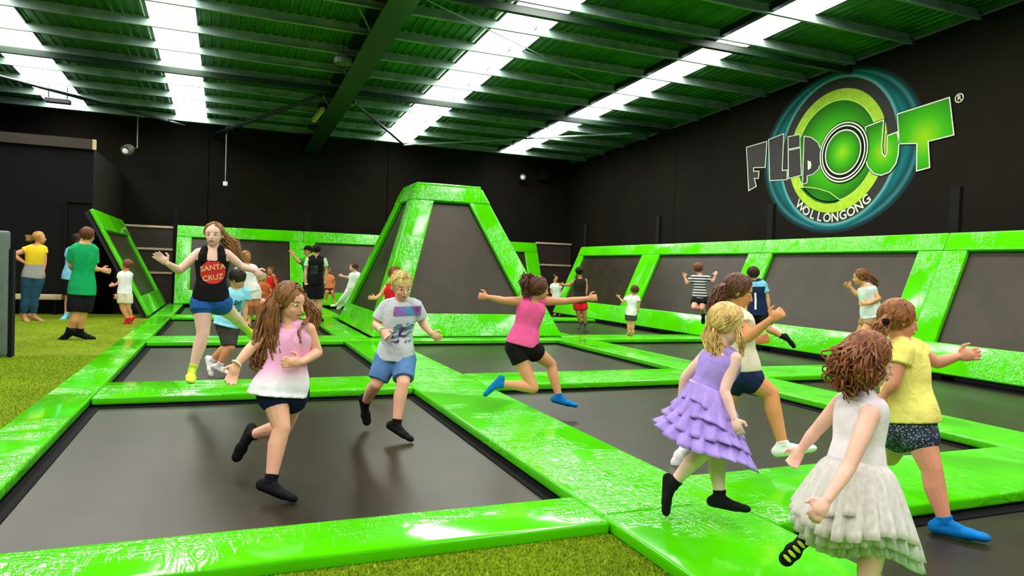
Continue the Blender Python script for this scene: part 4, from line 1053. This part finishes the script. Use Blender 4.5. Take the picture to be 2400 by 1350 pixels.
# 5 ponytail girl in white top
p = Person('brown ponytailed girl striding in cream top and navy shorts behind the lilac dress', 1.58, 5.4, dict(
    hip=(1730, 872), neck=(1722, 730, 0), head=(1731, 684, 0), sha=(1700, 742, .6), shb=(1736, 748, -.6), ela=(1722, 800, .4), wra=(1765, 798, 0), fia=(1782, 795, 0),
    elb=(1752, 792, -.3), wrb=(1805, 750, -.2), fib=(1832, 732, 0), hpa=(1716, 880, .4), hpb=(1744, 880, -.4), kna=(1690, 985, .2), ana=(1615, 1040, .8), toa=(1590, 1075, 0),
    knb=(1806, 922, .2), anb=(1836, 1046, .3), tob=(1880, 1052, 0)), yaw=92, pitch=-18, gz=.025, skinc=(224, 150, 98), vox=.008, curl=(.6, .7))
p.top(C_['cream'], hem=.02, sleeve=.3, name='t_shirt', flare=1.06); p.bottoms(C_['navy'], leg=.32, name='shorts'); p.socks(C_['white'], .1)
p.hair((98, 58, 34), n=300, long=[([(1712, 668, .03), (1690, 685, 0), (1676, 715, -.02), (1668, 745, -.02)], (.03, .05, .05, .03), 110, .012)])

# 6 tutu girl, nearest
p = Person('little girl with reddish curls in a white sleeveless dress with layered tutu skirt', 1.17, 3.0, dict(
    hip=(2004, 1118), neck=(2022, 922, 0), head=(2038, 846, 0), sha=(1972, 944, .6), shb=(2040, 972, 0, -.10), ela=(1912, 1010, .5), wra=(1878, 1052, .1), fia=(1862, 1078, -.1),
    elb=(1990, 1094, 0, -.20), wrb=(1938, 1172, 0, -.29), fib=(1912, 1204, 0, -.31), hpa=(1985, 1128, .3), hpb=(2022, 1128, -.3), kna=(1960, 1262, .3), ana=(1893, 1262, .9), toa=(1842, 1312, .2),
    knb=(2050, 1290, -.2), anb=(2022, 1420, .3), tob=(2062, 1470, -.3)), yaw=112, pitch=-14, skinc=(240, 188, 166), vox=NV, curl=(.5, .6), headscale=.98)
wh = cloth('white_cotton', rgb(240, 228, 236), wr=.4)
p.top(wh, hem=.06, name='bodice', neck=.97, infl=.010)
t = NT('white_tulle'); co = t.coord('Object', scale=(1, 1, .3))
t.l(t.ramp(t.noise(co, 60, 3), [(.3, rgb(222, 214, 206)), (.7, rgb(248, 244, 240))]), t.b.inputs['Base Color'])
tr = t.n('ShaderNodeBsdfTransparent'); tl = t.n('ShaderNodeBsdfTranslucent'); tl.inputs[0].default_value = rgb(240, 236, 230)
mx1 = t.n('ShaderNodeMixShader'); mx1.inputs[0].default_value = .25; t.l(t.b.outputs[0], mx1.inputs[1]); t.l(tl.outputs[0], mx1.inputs[2])
mx2 = t.n('ShaderNodeMixShader'); mx2.inputs[0].default_value = .07; t.l(mx1.outputs[0], mx2.inputs[1]); t.l(tr.outputs[0], mx2.inputs[2]); t.l(mx2.outputs[0], t.out.inputs[0]); t.set(Roughness=.9)
l, f = p.lat(.2); wst = p.P['hip'] + (p.P['neck']-p.P['hip'])*.2
for i, (hx, hy, ww, dd) in enumerate([(1992, 1205, .215, -.02), (1994, 1238, .235, -.04), (2004, 1262, .24, .0), (2006, 1280, .225, .03), (2030, 1292, .20, .0)]):
    hc = atD(hx, hy, 3.0+dd)
    skirt(p.root, 'tutu_layer', wst, hc, l, f, (.115, .098), (ww, ww*.92), t.m, k=17+4*i, amp=.085, ph=i*2.1, rings=10, seg=160, power=.62, hemwave=.028, thick=.003)
p.socks(C_['black'], .3)
mb = MB(); A, T_ = p.P['ana'], p.P['toa']; fd = nrm(T_-A)
for q in range(4):
    c = A + fd*(.04+.03*q) - nrm(A-p.P['kna'])*0 + nrm(CAM-A)*.034; ellip(mb, c, [nrm(np.cross(fd, nrm(CAM-A))), fd, nrm(CAM-A)], (.022, .009, .004), 10, 6)
obj('sole_print', mb, C_['lime'], p.root)
p.hair((134, 80, 44), n=520, curly=.16, long=[([(2010, 820, .02), (1985, 850, .0), (1980, 885, 0), (1992, 912, -.02)], (.04, .06, .06, .04), 150, .022), ([(2040, 815, -.1), (2030, 860, -.12), (2030, 905, -.1)], (.03, .045, .03), 80, .018)])

# 7 yellow T-shirt girl
p = Person('girl in a yellow T-shirt and dark patterned shorts stretching one arm out', 1.52, 4.25, dict(
    hip=(2130, 985), neck=(2112, 802, 0), head=(2108, 752, 0), sha=(2112, 828, -.7), shb=(2146, 822, .5), ela=(2094, 898, -.2), wra=(2072, 925, .1), fia=(2062, 948, 0),
    elb=(2196, 850, .2), wrb=(2243, 836, .2), fib=(2268, 833, 0), hpa=(2112, 1000, .2), hpb=(2146, 1000, -.2), kna=(2085, 1070, .85), ana=(2026, 1072, .5), toa=(2006, 1098, 0),
    knb=(2184, 1100, -.1), anb=(2216, 1226, .2), tob=(2298, 1256, -.1)), yaw=112, pitch=-10, gz=.025, skinc=(222, 152, 118), vox=NV, curl=(.7, .5))
p.top(C_['yellow'], hem=-.02, sleeve=.38, flare=1.08, name='t_shirt'); p.bottoms(dots('patterned_navy', rgb(150, 160, 170), rgb(34, 44, 62), 70), leg=.40, out=.022)
p.socks(C_['sockblue'], .13)
p.hair((150, 92, 44), n=320, long=[([(2082, 745, 0), (2064, 770, -.02), (2052, 800, -.02), (2050, 835, -.02)], (.025, .03, .035, .02), 80, .012)])
m = MB(); q = atD(2076, 754, p.D-.05); tube(m, [q+(0, 0, .02), q, q-(0, 0, .02)], [.018, .024, .018], 8); obj('hair_clip', m, C_['black'], p.root)

# 8 black tank top girl, mid air
p = Person('girl in mid jump in a black tank top with red round print, blue shorts', 1.68, 7.6, dict(
    hip=(494, 702), neck=(498, 588, 0), head=(501, 550, -.2), sha=(466, 594, 0), shb=(531, 596, 0), ela=(420, 634, -.2), wra=(393, 618, -.5), fia=(374, 602, 0),
    elb=(566, 624, .2), wrb=(596, 634, -.2), fib=(612, 648, 0), hpa=(475, 708, 0), hpb=(513, 708, 0), kna=(476, 782, -.2), ana=(452, 864, .2), toa=(447, 888, -.7),
    knb=(548, 742, .6), anb=(574, 768, .9), tob=(592, 786, .5)), yaw=-12, pitch=-4, skinc=(242, 196, 176), vox=.0075, curl=(.2, .5))
sh = p.top(C_['black'], hem=-.02, strap=True, name='tank_top', flare=1.06, infl=.016); p.bottoms(C_['blue'], leg=.26, out=.028); p.socks(C_['lime'], .12)
redp = simple('red_print', rgb(214, 34, 30), .7, var=.05); crm = simple('cream_print', rgb(232, 196, 130), .7, var=.05)
p.decal(disc2d(1, 8, 40), sh, (499, 637), .125, redp, 'round_print', off=.004)
p.decal(text2d('SANTA', .62), sh, (499, 627), .125, crm, 'print_lettering', off=.008, rot=.16); p.decal(text2d('CRUZ', .62), sh, (499, 650), .125, crm, 'print_lettering', off=.008, rot=.16)
p.hair((158, 112, 66), n=260, cap=.96, long=[([(515, 545, .12), (530, 560, .15), (545, 575, .15), (556, 596, .15)], (.03, .05, .07, .05), 110, .015)])

# 9 boy in light blue
p = Person('boy in a light blue T-shirt, grey knee shorts and white socks on the second bed', 1.50, 9.3, dict(
    hip=(534, 756), neck=(556, 680, 0), head=(556, 656, -.2), sha=(540, 686, .3), shb=(578, 686, -.3), ela=(528, 716, .6), wra=(540, 738, .2), fia=(548, 748, 0),
    elb=(574, 720, 0), wrb=(574, 752, -.2), fib=(576, 770, 0), hpa=(526, 758, .2), hpb=(542, 760, -.2), kna=(534, 812, -.3), ana=(494, 846, .5), toa=(494, 872, -.2),
    knb=(540, 814, -.3), anb=(513, 858, .3), tob=(534, 874, -.2)), yaw=70, pitch=-30, gz=.025, skinc=TAN, vox=.009)
sh = p.top(C_['sky'], hem=-.12, sleeve=.5, flare=1.16, name='t_shirt'); p.bottoms(C_['charcoal'], leg=.95, out=.012, name='knee_shorts'); p.socks(C_['white'], .2)
p.decal(rect2d(.9, 1.5, 6, 8), sh, (560, 718), .10, blotch('dark_teal_print', [rgb(20, 60, 80), rgb(40, 110, 130), rgb(120, 200, 215)], 20), 'shirt_print'); p.hair((38, 26, 20), n=220, short=True, lift=.04)

# 10 golden haired kid in white behind
p = Person('golden haired child in a white T-shirt bouncing behind the boy in light blue', 1.5, 15.2, dict(
    hip=(592, 682), neck=(580, 622, 0), head=(577, 602, 0), sha=(560, 630, .2), shb=(596, 628, -.2), ela=(546, 642, 0), wra=(552, 660, -.3), fia=(558, 668, 0), elb=(606, 648, 0), wrb=(604, 668, -.2), fib=(603, 676, 0),
    hpa=(584, 684, 0), hpb=(600, 684, 0), kna=(588, 716, -.3), ana=(588, 742, .3), toa=(584, 754, -.5), knb=(602, 716, -.3), anb=(604, 744, .3), tob=(606, 756, -.5)), yaw=60, skinc=BROWN, vox=FV)
p.top(C_['white'], hem=-.02, sleeve=.6, flare=1.1, name='t_shirt'); p.bottoms(C_['cream'], leg=.6); p.hair((176, 126, 60), n=160, short=True)

# 11, 12 two kids near the back
p = Person('child in a red shirt sitting with hands raised to the face on the rear pads', 1.45, 18.4, dict(
    hip=(630, 694), neck=(632, 650, 0), head=(633, 636, 0), sha=(621, 655, 0), shb=(644, 655, 0), ela=(620, 672, -.4), wra=(624, 652, -.4), fia=(626, 643, 0), elb=(648, 670, -.4), wrb=(642, 652, -.4), fib=(640, 643, 0),
    hpa=(624, 696, 0), hpb=(636, 696, 0), kna=(622, 700, -.9), ana=(618, 726, 0), toa=(616, 732, -.8), knb=(642, 700, -.9), anb=(645, 726, 0), tob=(648, 732, -.8)), yaw=-10, gz=.025, skinc=BROWN, vox=FV)
p.top(C_['red'], hem=0, sleeve=.6, name='t_shirt'); p.bottoms(C_['darkbrown'], leg=.7); p.hair((120, 70, 36), n=140)
p = Person('child in a rust orange top crouching beside the child in red', 1.38, 17.4, dict(
    hip=(622, 706), neck=(614, 664, 0), head=(617, 648, -.2), sha=(603, 669, 0), shb=(626, 669, 0), ela=(602, 688, -.4), wra=(612, 690, -.6), fia=(618, 688, 0), elb=(636, 684, -.3), wrb=(646, 690, -.3), fib=(652, 692, 0),
    hpa=(614, 708, 0), hpb=(630, 708, 0), kna=(612, 712, -.9), ana=(608, 738, .3), toa=(606, 746, -.8), knb=(636, 712, -.9), anb=(640, 738, .3), tob=(643, 746, -.8)), yaw=30, gz=.04, skinc=BROWN, vox=FV)
p.top(C_['rust'], hem=0, sleeve=.5, name='t_shirt'); p.bottoms(C_['cream'], leg=.6); p.hair((96, 56, 30), n=140)

# 13, 14 staff in caps
def cap(p, mat, back=False):
    h = p.hh; mb = MB(); R = np.array([p.hl, p.hf, p.hu]); cc = p.P['head'] + p.hu*.16*h - p.hf*.03*h
    rings = []
    for u in np.linspace(0, 1, 7):
        a = u*math.pi/2*.98; r = math.cos(a); th = np.linspace(0, 6.283, 20, endpoint=False)
        rings.append(cc + np.outer(np.cos(th)*r*.43*h, p.hl) + np.outer(np.sin(th)*r*.49*h, p.hf) + p.hu*math.sin(a)*.42*h)
    loft(mb, rings); ellip(mb, cc + p.hf*.58*h - p.hu*.02*h, R, (.32*h, .3*h, .04*h), 14, 6)
    obj('cap', mb, mat, p.root).data.shade_smooth()
p = Person('staff member with back turned in a black shirt and black cap, pale sleeves', 1.95, 18.4, dict(
    hip=(738, 664), neck=(741, 604, 0), head=(742, 586, 0), sha=(723, 610, 0), shb=(759, 610, 0), ela=(717, 634, 0), wra=(716, 654, -.3), fia=(718, 664, 0), elb=(764, 634, .2), wrb=(762, 656, -.3), fib=(760, 666, 0),
    hpa=(730, 668, 0), hpb=(746, 668, 0), kna=(731, 710, 0), ana=(730, 742, .1), toa=(726, 750, .5), knb=(748, 710, 0), anb=(750, 742, .1), tob=(753, 750, .5)), yaw=170, gz=0.1, skinc=(214, 160, 120), vox=FV)
p.top(C_['mint'], hem=.5, sleeve=.62, name='sleeved_undershirt', infl=.008); p.top(C_['black'], hem=-.05, name='black_vest', infl=.03, neck=.98); p.bottoms(C_['black'], leg=.78, out=.035); p.socks(C_['black'], .2)
p.decal(rect2d(1, 1.2, 6, 6), [o for o in p.root.children if o.name.startswith('black_vest')][0], (737, 632), .16, blotch('faded_back_print', [rgb(14, 14, 14), rgb(30, 40, 30), rgb(70, 84, 70)], 9), 'back_print'); p.hair((30, 22, 18), n=100, short=True, cap=.95); cap(p, C_['black'])
p = Person('staff member in a green shirt and black cap waving one raised hand', 1.9, 19.3, dict(
    hip=(730, 664, 0), neck=(722, 606, 0), head=(722, 588, 0), sha=(709, 612, 0), shb=(736, 612, .3), ela=(700, 614, -.3), wra=(688, 600, -.2), fia=(682, 589, 0), elb=(742, 634, 0), wrb=(742, 655, 0), fib=(742, 664, 0),
    hpa=(722, 666, 0), hpb=(738, 666, 0), kna=(722, 706, 0), ana=(721, 738, .1), toa=(716, 744, -.4), knb=(739, 706, 0), anb=(741, 738, .1), tob=(744, 744, -.4)), yaw=-60, gz=0.1, skinc=TAN, vox=FV, curl=(.1, .5))
p.top(C_['staffgreen'], hem=-.05, sleeve=.7, name='polo_shirt', flare=1.05); p.bottoms(C_['black'], leg=.85, out=.03); p.hair((30, 22, 18), n=100, short=True, cap=.95); cap(p, C_['black'])

# 15 seated child by staff, 16 white bouncing child
p = Person('dark haired child in an orange top sitting on the sloping back pad beside the staff', 1.5, 23.5, dict(
    hip=(772, 680), neck=(770, 646, 0), head=(768, 632, 0), sha=(760, 650, .3), shb=(778, 650, -.3), ela=(758, 664, 0), wra=(764, 674, -.4), fia=(768, 678, 0), elb=(784, 664, 0), wrb=(782, 676, -.4), fib=(782, 682, 0),
    hpa=(767, 682, 0), hpb=(777, 682, 0), kna=(766, 686, -.95), ana=(764, 704, 0), toa=(763, 709, -.6), knb=(780, 686, -.95), anb=(782, 704, 0), tob=(784, 709, -.6)), yaw=60, skinc=BROWN, vox=FV)
p.top(C_['orange'], hem=0, sleeve=.4, name='t_shirt'); p.bottoms(C_['darkbrown'], leg=.6); p.hair((26, 18, 14), n=140)
p = Person('child in white leggings and white top leaping beside the pyramid', 1.45, 19.0, dict(
    hip=(826, 676), neck=(832, 640, 0), head=(828, 626, 0), sha=(826, 644, .3), shb=(840, 644, 0), ela=(816, 650, 0), wra=(803, 648, 0), fia=(796, 645, 0), elb=(848, 656, 0), wrb=(850, 668, 0), fib=(850, 675, 0),
    hpa=(821, 678, 0), hpb=(830, 678, 0), kna=(808, 694, 0), ana=(792, 712, .3), toa=(781, 716, 0), knb=(820, 700, 0), anb=(804, 714, .3), tob=(796, 720, 0)), yaw=-70, skinc=FAIR, vox=FV)
p.top(C_['white'], hem=-.05, sleeve=.4, name='t_shirt'); p.bottoms(C_['white'], leg=1.85, out=.008, infl=.008, name='leggings'); p.socks(C_['white'], .1); p.hair((90, 50, 30), n=150)

# 17 red tank kid behind blond boy
p = Person('child in a red tank top right behind the blond boy', 1.42, 11.2, dict(
    hip=(924, 744), neck=(922, 668, 0), head=(926, 644, 0), sha=(906, 674, 0), shb=(940, 674, 0), ela=(894, 690, .2), wra=(880, 700, -.3), fia=(868, 696, 0), elb=(950, 694, .3), wrb=(956, 716, 0), fib=(957, 726, 0),
    hpa=(916, 748, 0), hpb=(932, 748, 0), kna=(914, 792, -.2), ana=(910, 832, .2), toa=(907, 842, -.6), knb=(936, 792, -.2), anb=(938, 832, .2), tob=(940, 842, -.6)), yaw=15, gz=0.1, skinc=(236, 176, 116), vox=.010)
p.top(C_['red'], hem=-.04, name='tank_top', neck=.96); p.bottoms(C_['navy'], leg=.55); p.hair((140, 80, 44), n=180)

# 18 child in dark vest, red shorts; 19 child behind pink girl
p = Person('child in a dark vest and red shorts bouncing with one arm out', 1.6, 18.9, dict(
    hip=(1359, 706), neck=(1360, 652, 0), head=(1357, 637, 0), sha=(1350, 656, .2), shb=(1372, 657, 0), ela=(1335, 668, 0), wra=(1322, 668, 0), fia=(1314, 666, 0), elb=(1375, 676, 0), wrb=(1374, 692, 0), fib=(1374, 700, 0),
    hpa=(1353, 708, 0), hpb=(1365, 708, 0), kna=(1356, 737, 0), ana=(1360, 758, .2), toa=(1358, 766, -.4), knb=(1370, 738, 0), anb=(1372, 762, .2), tob=(1373, 771, -.4)), yaw=200, gz=.025, skinc=(196, 132, 90), vox=FV)
p.top(C_['darkbrown'], hem=-.06, name='vest', neck=.97, flare=1.15); p.bottoms(C_['red'], leg=.62, out=.04); p.socks(C_['charcoal'], .2); p.hair((24, 16, 14), n=140, short=True)
p = Person('dark haired child in pale green patterned top sitting by the far pyramid foot', 1.4, 19.6, dict(
    hip=(1306, 700), neck=(1302, 666, 0), head=(1301, 652, 0), sha=(1294, 670, 0), shb=(1312, 670, 0), ela=(1292, 684, 0), wra=(1298, 694, -.3), fia=(1302, 698, 0), elb=(1316, 684, 0), wrb=(1320, 694, -.3), fib=(1322, 698, 0),
    hpa=(1301, 702, 0), hpb=(1311, 702, 0), kna=(1314, 716, -.5), ana=(1306, 732, 0), toa=(1302, 737, -.3), knb=(1326, 714, -.5), anb=(1318, 732, 0), tob=(1314, 737, -.3)), yaw=40, gz=0.0, skinc=TAN, vox=FV)
p.top(blotch('pale_green_pattern', [rgb(200, 225, 190), rgb(232, 240, 224), rgb(150, 200, 150)], 20), hem=0, sleeve=.5, name='t_shirt'); p.bottoms(C_['darkbrown'], leg=.5); p.hair((26, 18, 14), n=140)

# 20 small boy in white
p = Person('small boy in a white T-shirt and grey shorts standing on the green cross pad', 1.15, 16.2, dict(
    hip=(1479, 736), neck=(1483, 694, 0), head=(1486, 681, 0), sha=(1472, 698, 0), shb=(1494, 698, 0), ela=(1460, 708, 0), wra=(1452, 698, 0), fia=(1447, 693, 0), elb=(1498, 712, 0), wrb=(1497, 724, 0), fib=(1496, 730, 0),
    hpa=(1474, 738, 0), hpb=(1484, 738, 0), kna=(1474, 760, 0), ana=(1473, 778, .1), toa=(1470, 785, .3), knb=(1483, 760, 0), anb=(1482, 778, .1), tob=(1479, 785, .3)), yaw=-130, gz=0.1, skinc=TAN, vox=FV)
p.top(C_['white'], hem=-.08, sleeve=.6, name='t_shirt', flare=1.1); p.bottoms(C_['charcoal'], leg=.6, out=.03); p.hair((92, 56, 34), n=160, short=True)

# 21 striped boy
p = Person('boy seen from behind in a black and white striped T-shirt jumping with arms up', 1.40, 15.0, dict(
    hip=(1640, 696), neck=(1640, 645, 0), head=(1637, 630, 0), sha=(1624, 652, 0), shb=(1657, 652, 0), ela=(1610, 664, 0), wra=(1605, 650, 0), fia=(1602, 641, 0), elb=(1671, 660, 0), wrb=(1676, 648, 0), fib=(1678, 640, 0),
    hpa=(1633, 700, 0), hpb=(1648, 700, 0), kna=(1626, 720, -.5), ana=(1645, 728, .9), toa=(1648, 740, 0), knb=(1645, 722, -.4), anb=(1648, 738, .9), tob=(1648, 750, 0)), yaw=175, skinc=FAIR, vox=FV)
p.top(stripes('black_white_stripes', rgb(40, 40, 44), rgb(214, 210, 205), 17), hem=-.06, sleeve=.6, name='t_shirt', flare=1.08); p.bottoms(C_['black'], leg=.6, out=.03); p.socks(C_['black'], .3); p.hair((120, 66, 40), n=160, short=True)

# 22 navy boy
p = Person('boy in a navy football shirt with pale blue shoulders running at the side wall', 1.5, 12.2, dict(
    hip=(1776, 732), neck=(1774, 660, 0), head=(1764, 642, 0), sha=(1760, 668, .3), shb=(1788, 668, -.3), ela=(1756, 692, .3), wra=(1752, 712, 0), fia=(1752, 722, 0), elb=(1799, 698, 0), wrb=(1802, 722, 0), fib=(1803, 732, 0),
    hpa=(1766, 738, .2), hpb=(1786, 738, -.2), kna=(1770, 780, .5), ana=(1762, 806, .7), toa=(1755, 820, 0), knb=(1802, 772, -.3), anb=(1842, 793, .7), tob=(1866, 820, 0)), yaw=215, skinc=TAN, vox=.010)
p.top(C_['ltblue'], hem=.55, sleeve=.62, name='shoulder_panel', infl=.02); p.top(C_['navy'], hem=-.1, name='football_shirt', infl=.026, neck=.84)
m = MB(); q0 = atD(1772, 684, 11.9); 
p.decal(rect2d(.3, 2.6, 3, 8), p.topo, (1777, 705), .11, C_['white'], 'white_stripe', off=.008); p.bottoms(C_['black'], leg=.75, out=.035); p.socks(C_['black'], .35); p.hair((60, 36, 26), n=180, short=True)

# 23 girl in white tank by the wall
p = Person('girl in a white tank top and tan shorts bouncing at the side wall', 1.55, 11.0, dict(
    hip=(2044, 738), neck=(2030, 668, 0), head=(2016, 650, 0), sha=(2026, 680, .5), shb=(2042, 680, -.5), ela=(2008, 690, .2), wra=(1994, 674, .1), fia=(1985, 668, 0), elb=(2060, 700, -.2), wrb=(2036, 712, -.4), fib=(2018, 710, 0),
    hpa=(2036, 744, .3), hpb=(2050, 744, -.3), kna=(2014, 784, .2), ana=(2036, 820, .4), toa=(2020, 834, 0), knb=(2022, 786, -.3), anb=(2046, 822, .4), tob=(2030, 836, 0)), yaw=-78, pitch=-10, skinc=(222, 160, 104), vox=.010, curl=(.7, .4))
p.top(cloth('white_silver', rgb(216, 226, 222), wr=.6), hem=-.1, name='tank_top', neck=.94, flare=1.08); p.bottoms(C_['tan'], leg=.45); p.hair((120, 74, 40), n=200, long=[([(2028, 642, 0), (2044, 652, 0), (2056, 668, 0)], (.025, .04, .03), 60, .015)])

# 24 woman
p = Person('woman with a fair bun in a yellow and grey top and jeans, hand on hip', 1.93, 15.5, dict(
    hip=(76, 652), neck=(86, 577, 0), head=(93, 558, 0), sha=(68, 584, .2), shb=(102, 584, -.1), ela=(30, 597, 0), wra=(55, 614, 0), fia=(68, 618, 0), elb=(104, 610, 0), wrb=(101, 636, 0), fib=(100, 648, 0),
    hpa=(66, 656, 0), hpb=(88, 656, 0), kna=(60, 700, 0), ana=(56, 738, .1), toa=(62, 750, -.4), knb=(80, 700, 0), anb=(78, 738, .1), tob=(92, 749, -.2)), yaw=78, gz=0.03, skinc=TAN, vox=FV)
zt = p.P['neck'][2]; p.top(two_tone('yellow_over_grey', rgb(150, 150, 148), rgb(238, 200, 40), zt-.42, zt-.38), hem=0, sleeve=.35, name='top', flare=1.08); p.bottoms(C_['jeans'], leg=1.9, out=.012, infl=.01, name='jeans'); p.socks(C_['tan'], .04, name='shoe')
p.hair((200, 152, 84), n=180, long=[([(72, 556, 0), (68, 558, 0), (68, 562, 0)], (.05, .07, .05), 40, .01)])

# 25 man in green
p = Person('man in a bright green T-shirt and black shorts seen from behind on the turf', 1.95, 12.4, dict(
    hip=(192, 684), neck=(200, 572, 0), head=(206, 552, 0), sha=(172, 586, -.3), shb=(220, 586, .2), ela=(166, 622, .3), wra=(178, 640, .9), fia=(186, 642, .5), elb=(220, 630, .2), wrb=(236, 632, -.2), fib=(246, 634, 0),
    hpa=(180, 690, -.1), hpb=(203, 690, .1), kna=(176, 738, -.1), ana=(163, 776, .2), toa=(152, 790, .3), knb=(193, 738, 0), anb=(186, 778, .2), tob=(216, 792, 0)), yaw=135, gz=0.03, skinc=(224, 158, 110), vox=.011)
p.top(C_['green'], hem=-.06, sleeve=.72, name='t_shirt', flare=1.12); p.bottoms(C_['black'], leg=.86, out=.045); p.socks(C_['black'], .22, name='shoe', infl=.012); p.hair((110, 62, 34), n=200, short=True)
# 26 behind him
p = Person('dark haired person in a pale blue shirt standing behind the man in green', 1.85, 16.0, dict(
    hip=(168, 652), neck=(178, 580, 0), head=(184, 562, 0), sha=(162, 588, 0), shb=(194, 588, 0), ela=(158, 612, 0), wra=(160, 634, 0), fia=(161, 646, 0), elb=(196, 612, 0), wrb=(196, 634, 0), fib=(196, 646, 0),
    hpa=(160, 656, 0), hpb=(178, 656, 0), kna=(160, 700, 0), ana=(156, 736, .1), toa=(150, 745, -.3), knb=(178, 700, 0), anb=(180, 736, .1), tob=(186, 745, -.3)), yaw=70, gz=0.03, skinc=TAN, vox=FV)
p.top(C_['ltblue'], hem=-.06, sleeve=.6, name='t_shirt', flare=1.08); p.bottoms(C_['black'], leg=.8, out=.04); p.socks(C_['ltblue'], .1, name='shoe'); p.hair((50, 30, 24), n=160)
# 27 child in white on turf
p = Person('curly haired child in a white top and white shorts walking on the turf', 1.38, 15.2, dict(
    hip=(292, 690), neck=(294, 638, 0), head=(297, 622, 0), sha=(282, 644, .3), shb=(305, 644, -.3), ela=(279, 662, 0), wra=(270, 668, 0), fia=(263, 668, 0), elb=(288, 672, -.3), wrb=(276, 690, -.2), fib=(270, 698, 0),
    hpa=(286, 694, 0), hpb=(299, 694, 0), kna=(287, 722, 0), ana=(298, 748, .1), toa=(292, 758, 0), knb=(300, 724, 0), anb=(308, 746, .3), tob=(305, 756, 0)), yaw=-115, gz=0.03, skinc=(226, 158, 110), vox=FV)
p.top(C_['white'], hem=-.02, sleeve=.5, name='t_shirt'); p.bottoms(C_['cream'], leg=.6, out=.03); p.socks(C_['red'], .06, name='shoe'); p.hair((120, 72, 38), n=160, curly=.2)

# ------------------------------------------------------------------ bring the whole place to true metres (the adults come out at 1.75 m)
K = 0.9
for o in bpy.data.objects:
    if o.parent is None:
        o.location = o.location*K
        if o.type != 'CAMERA': o.scale = o.scale*K
bpy.context.view_layer.update()
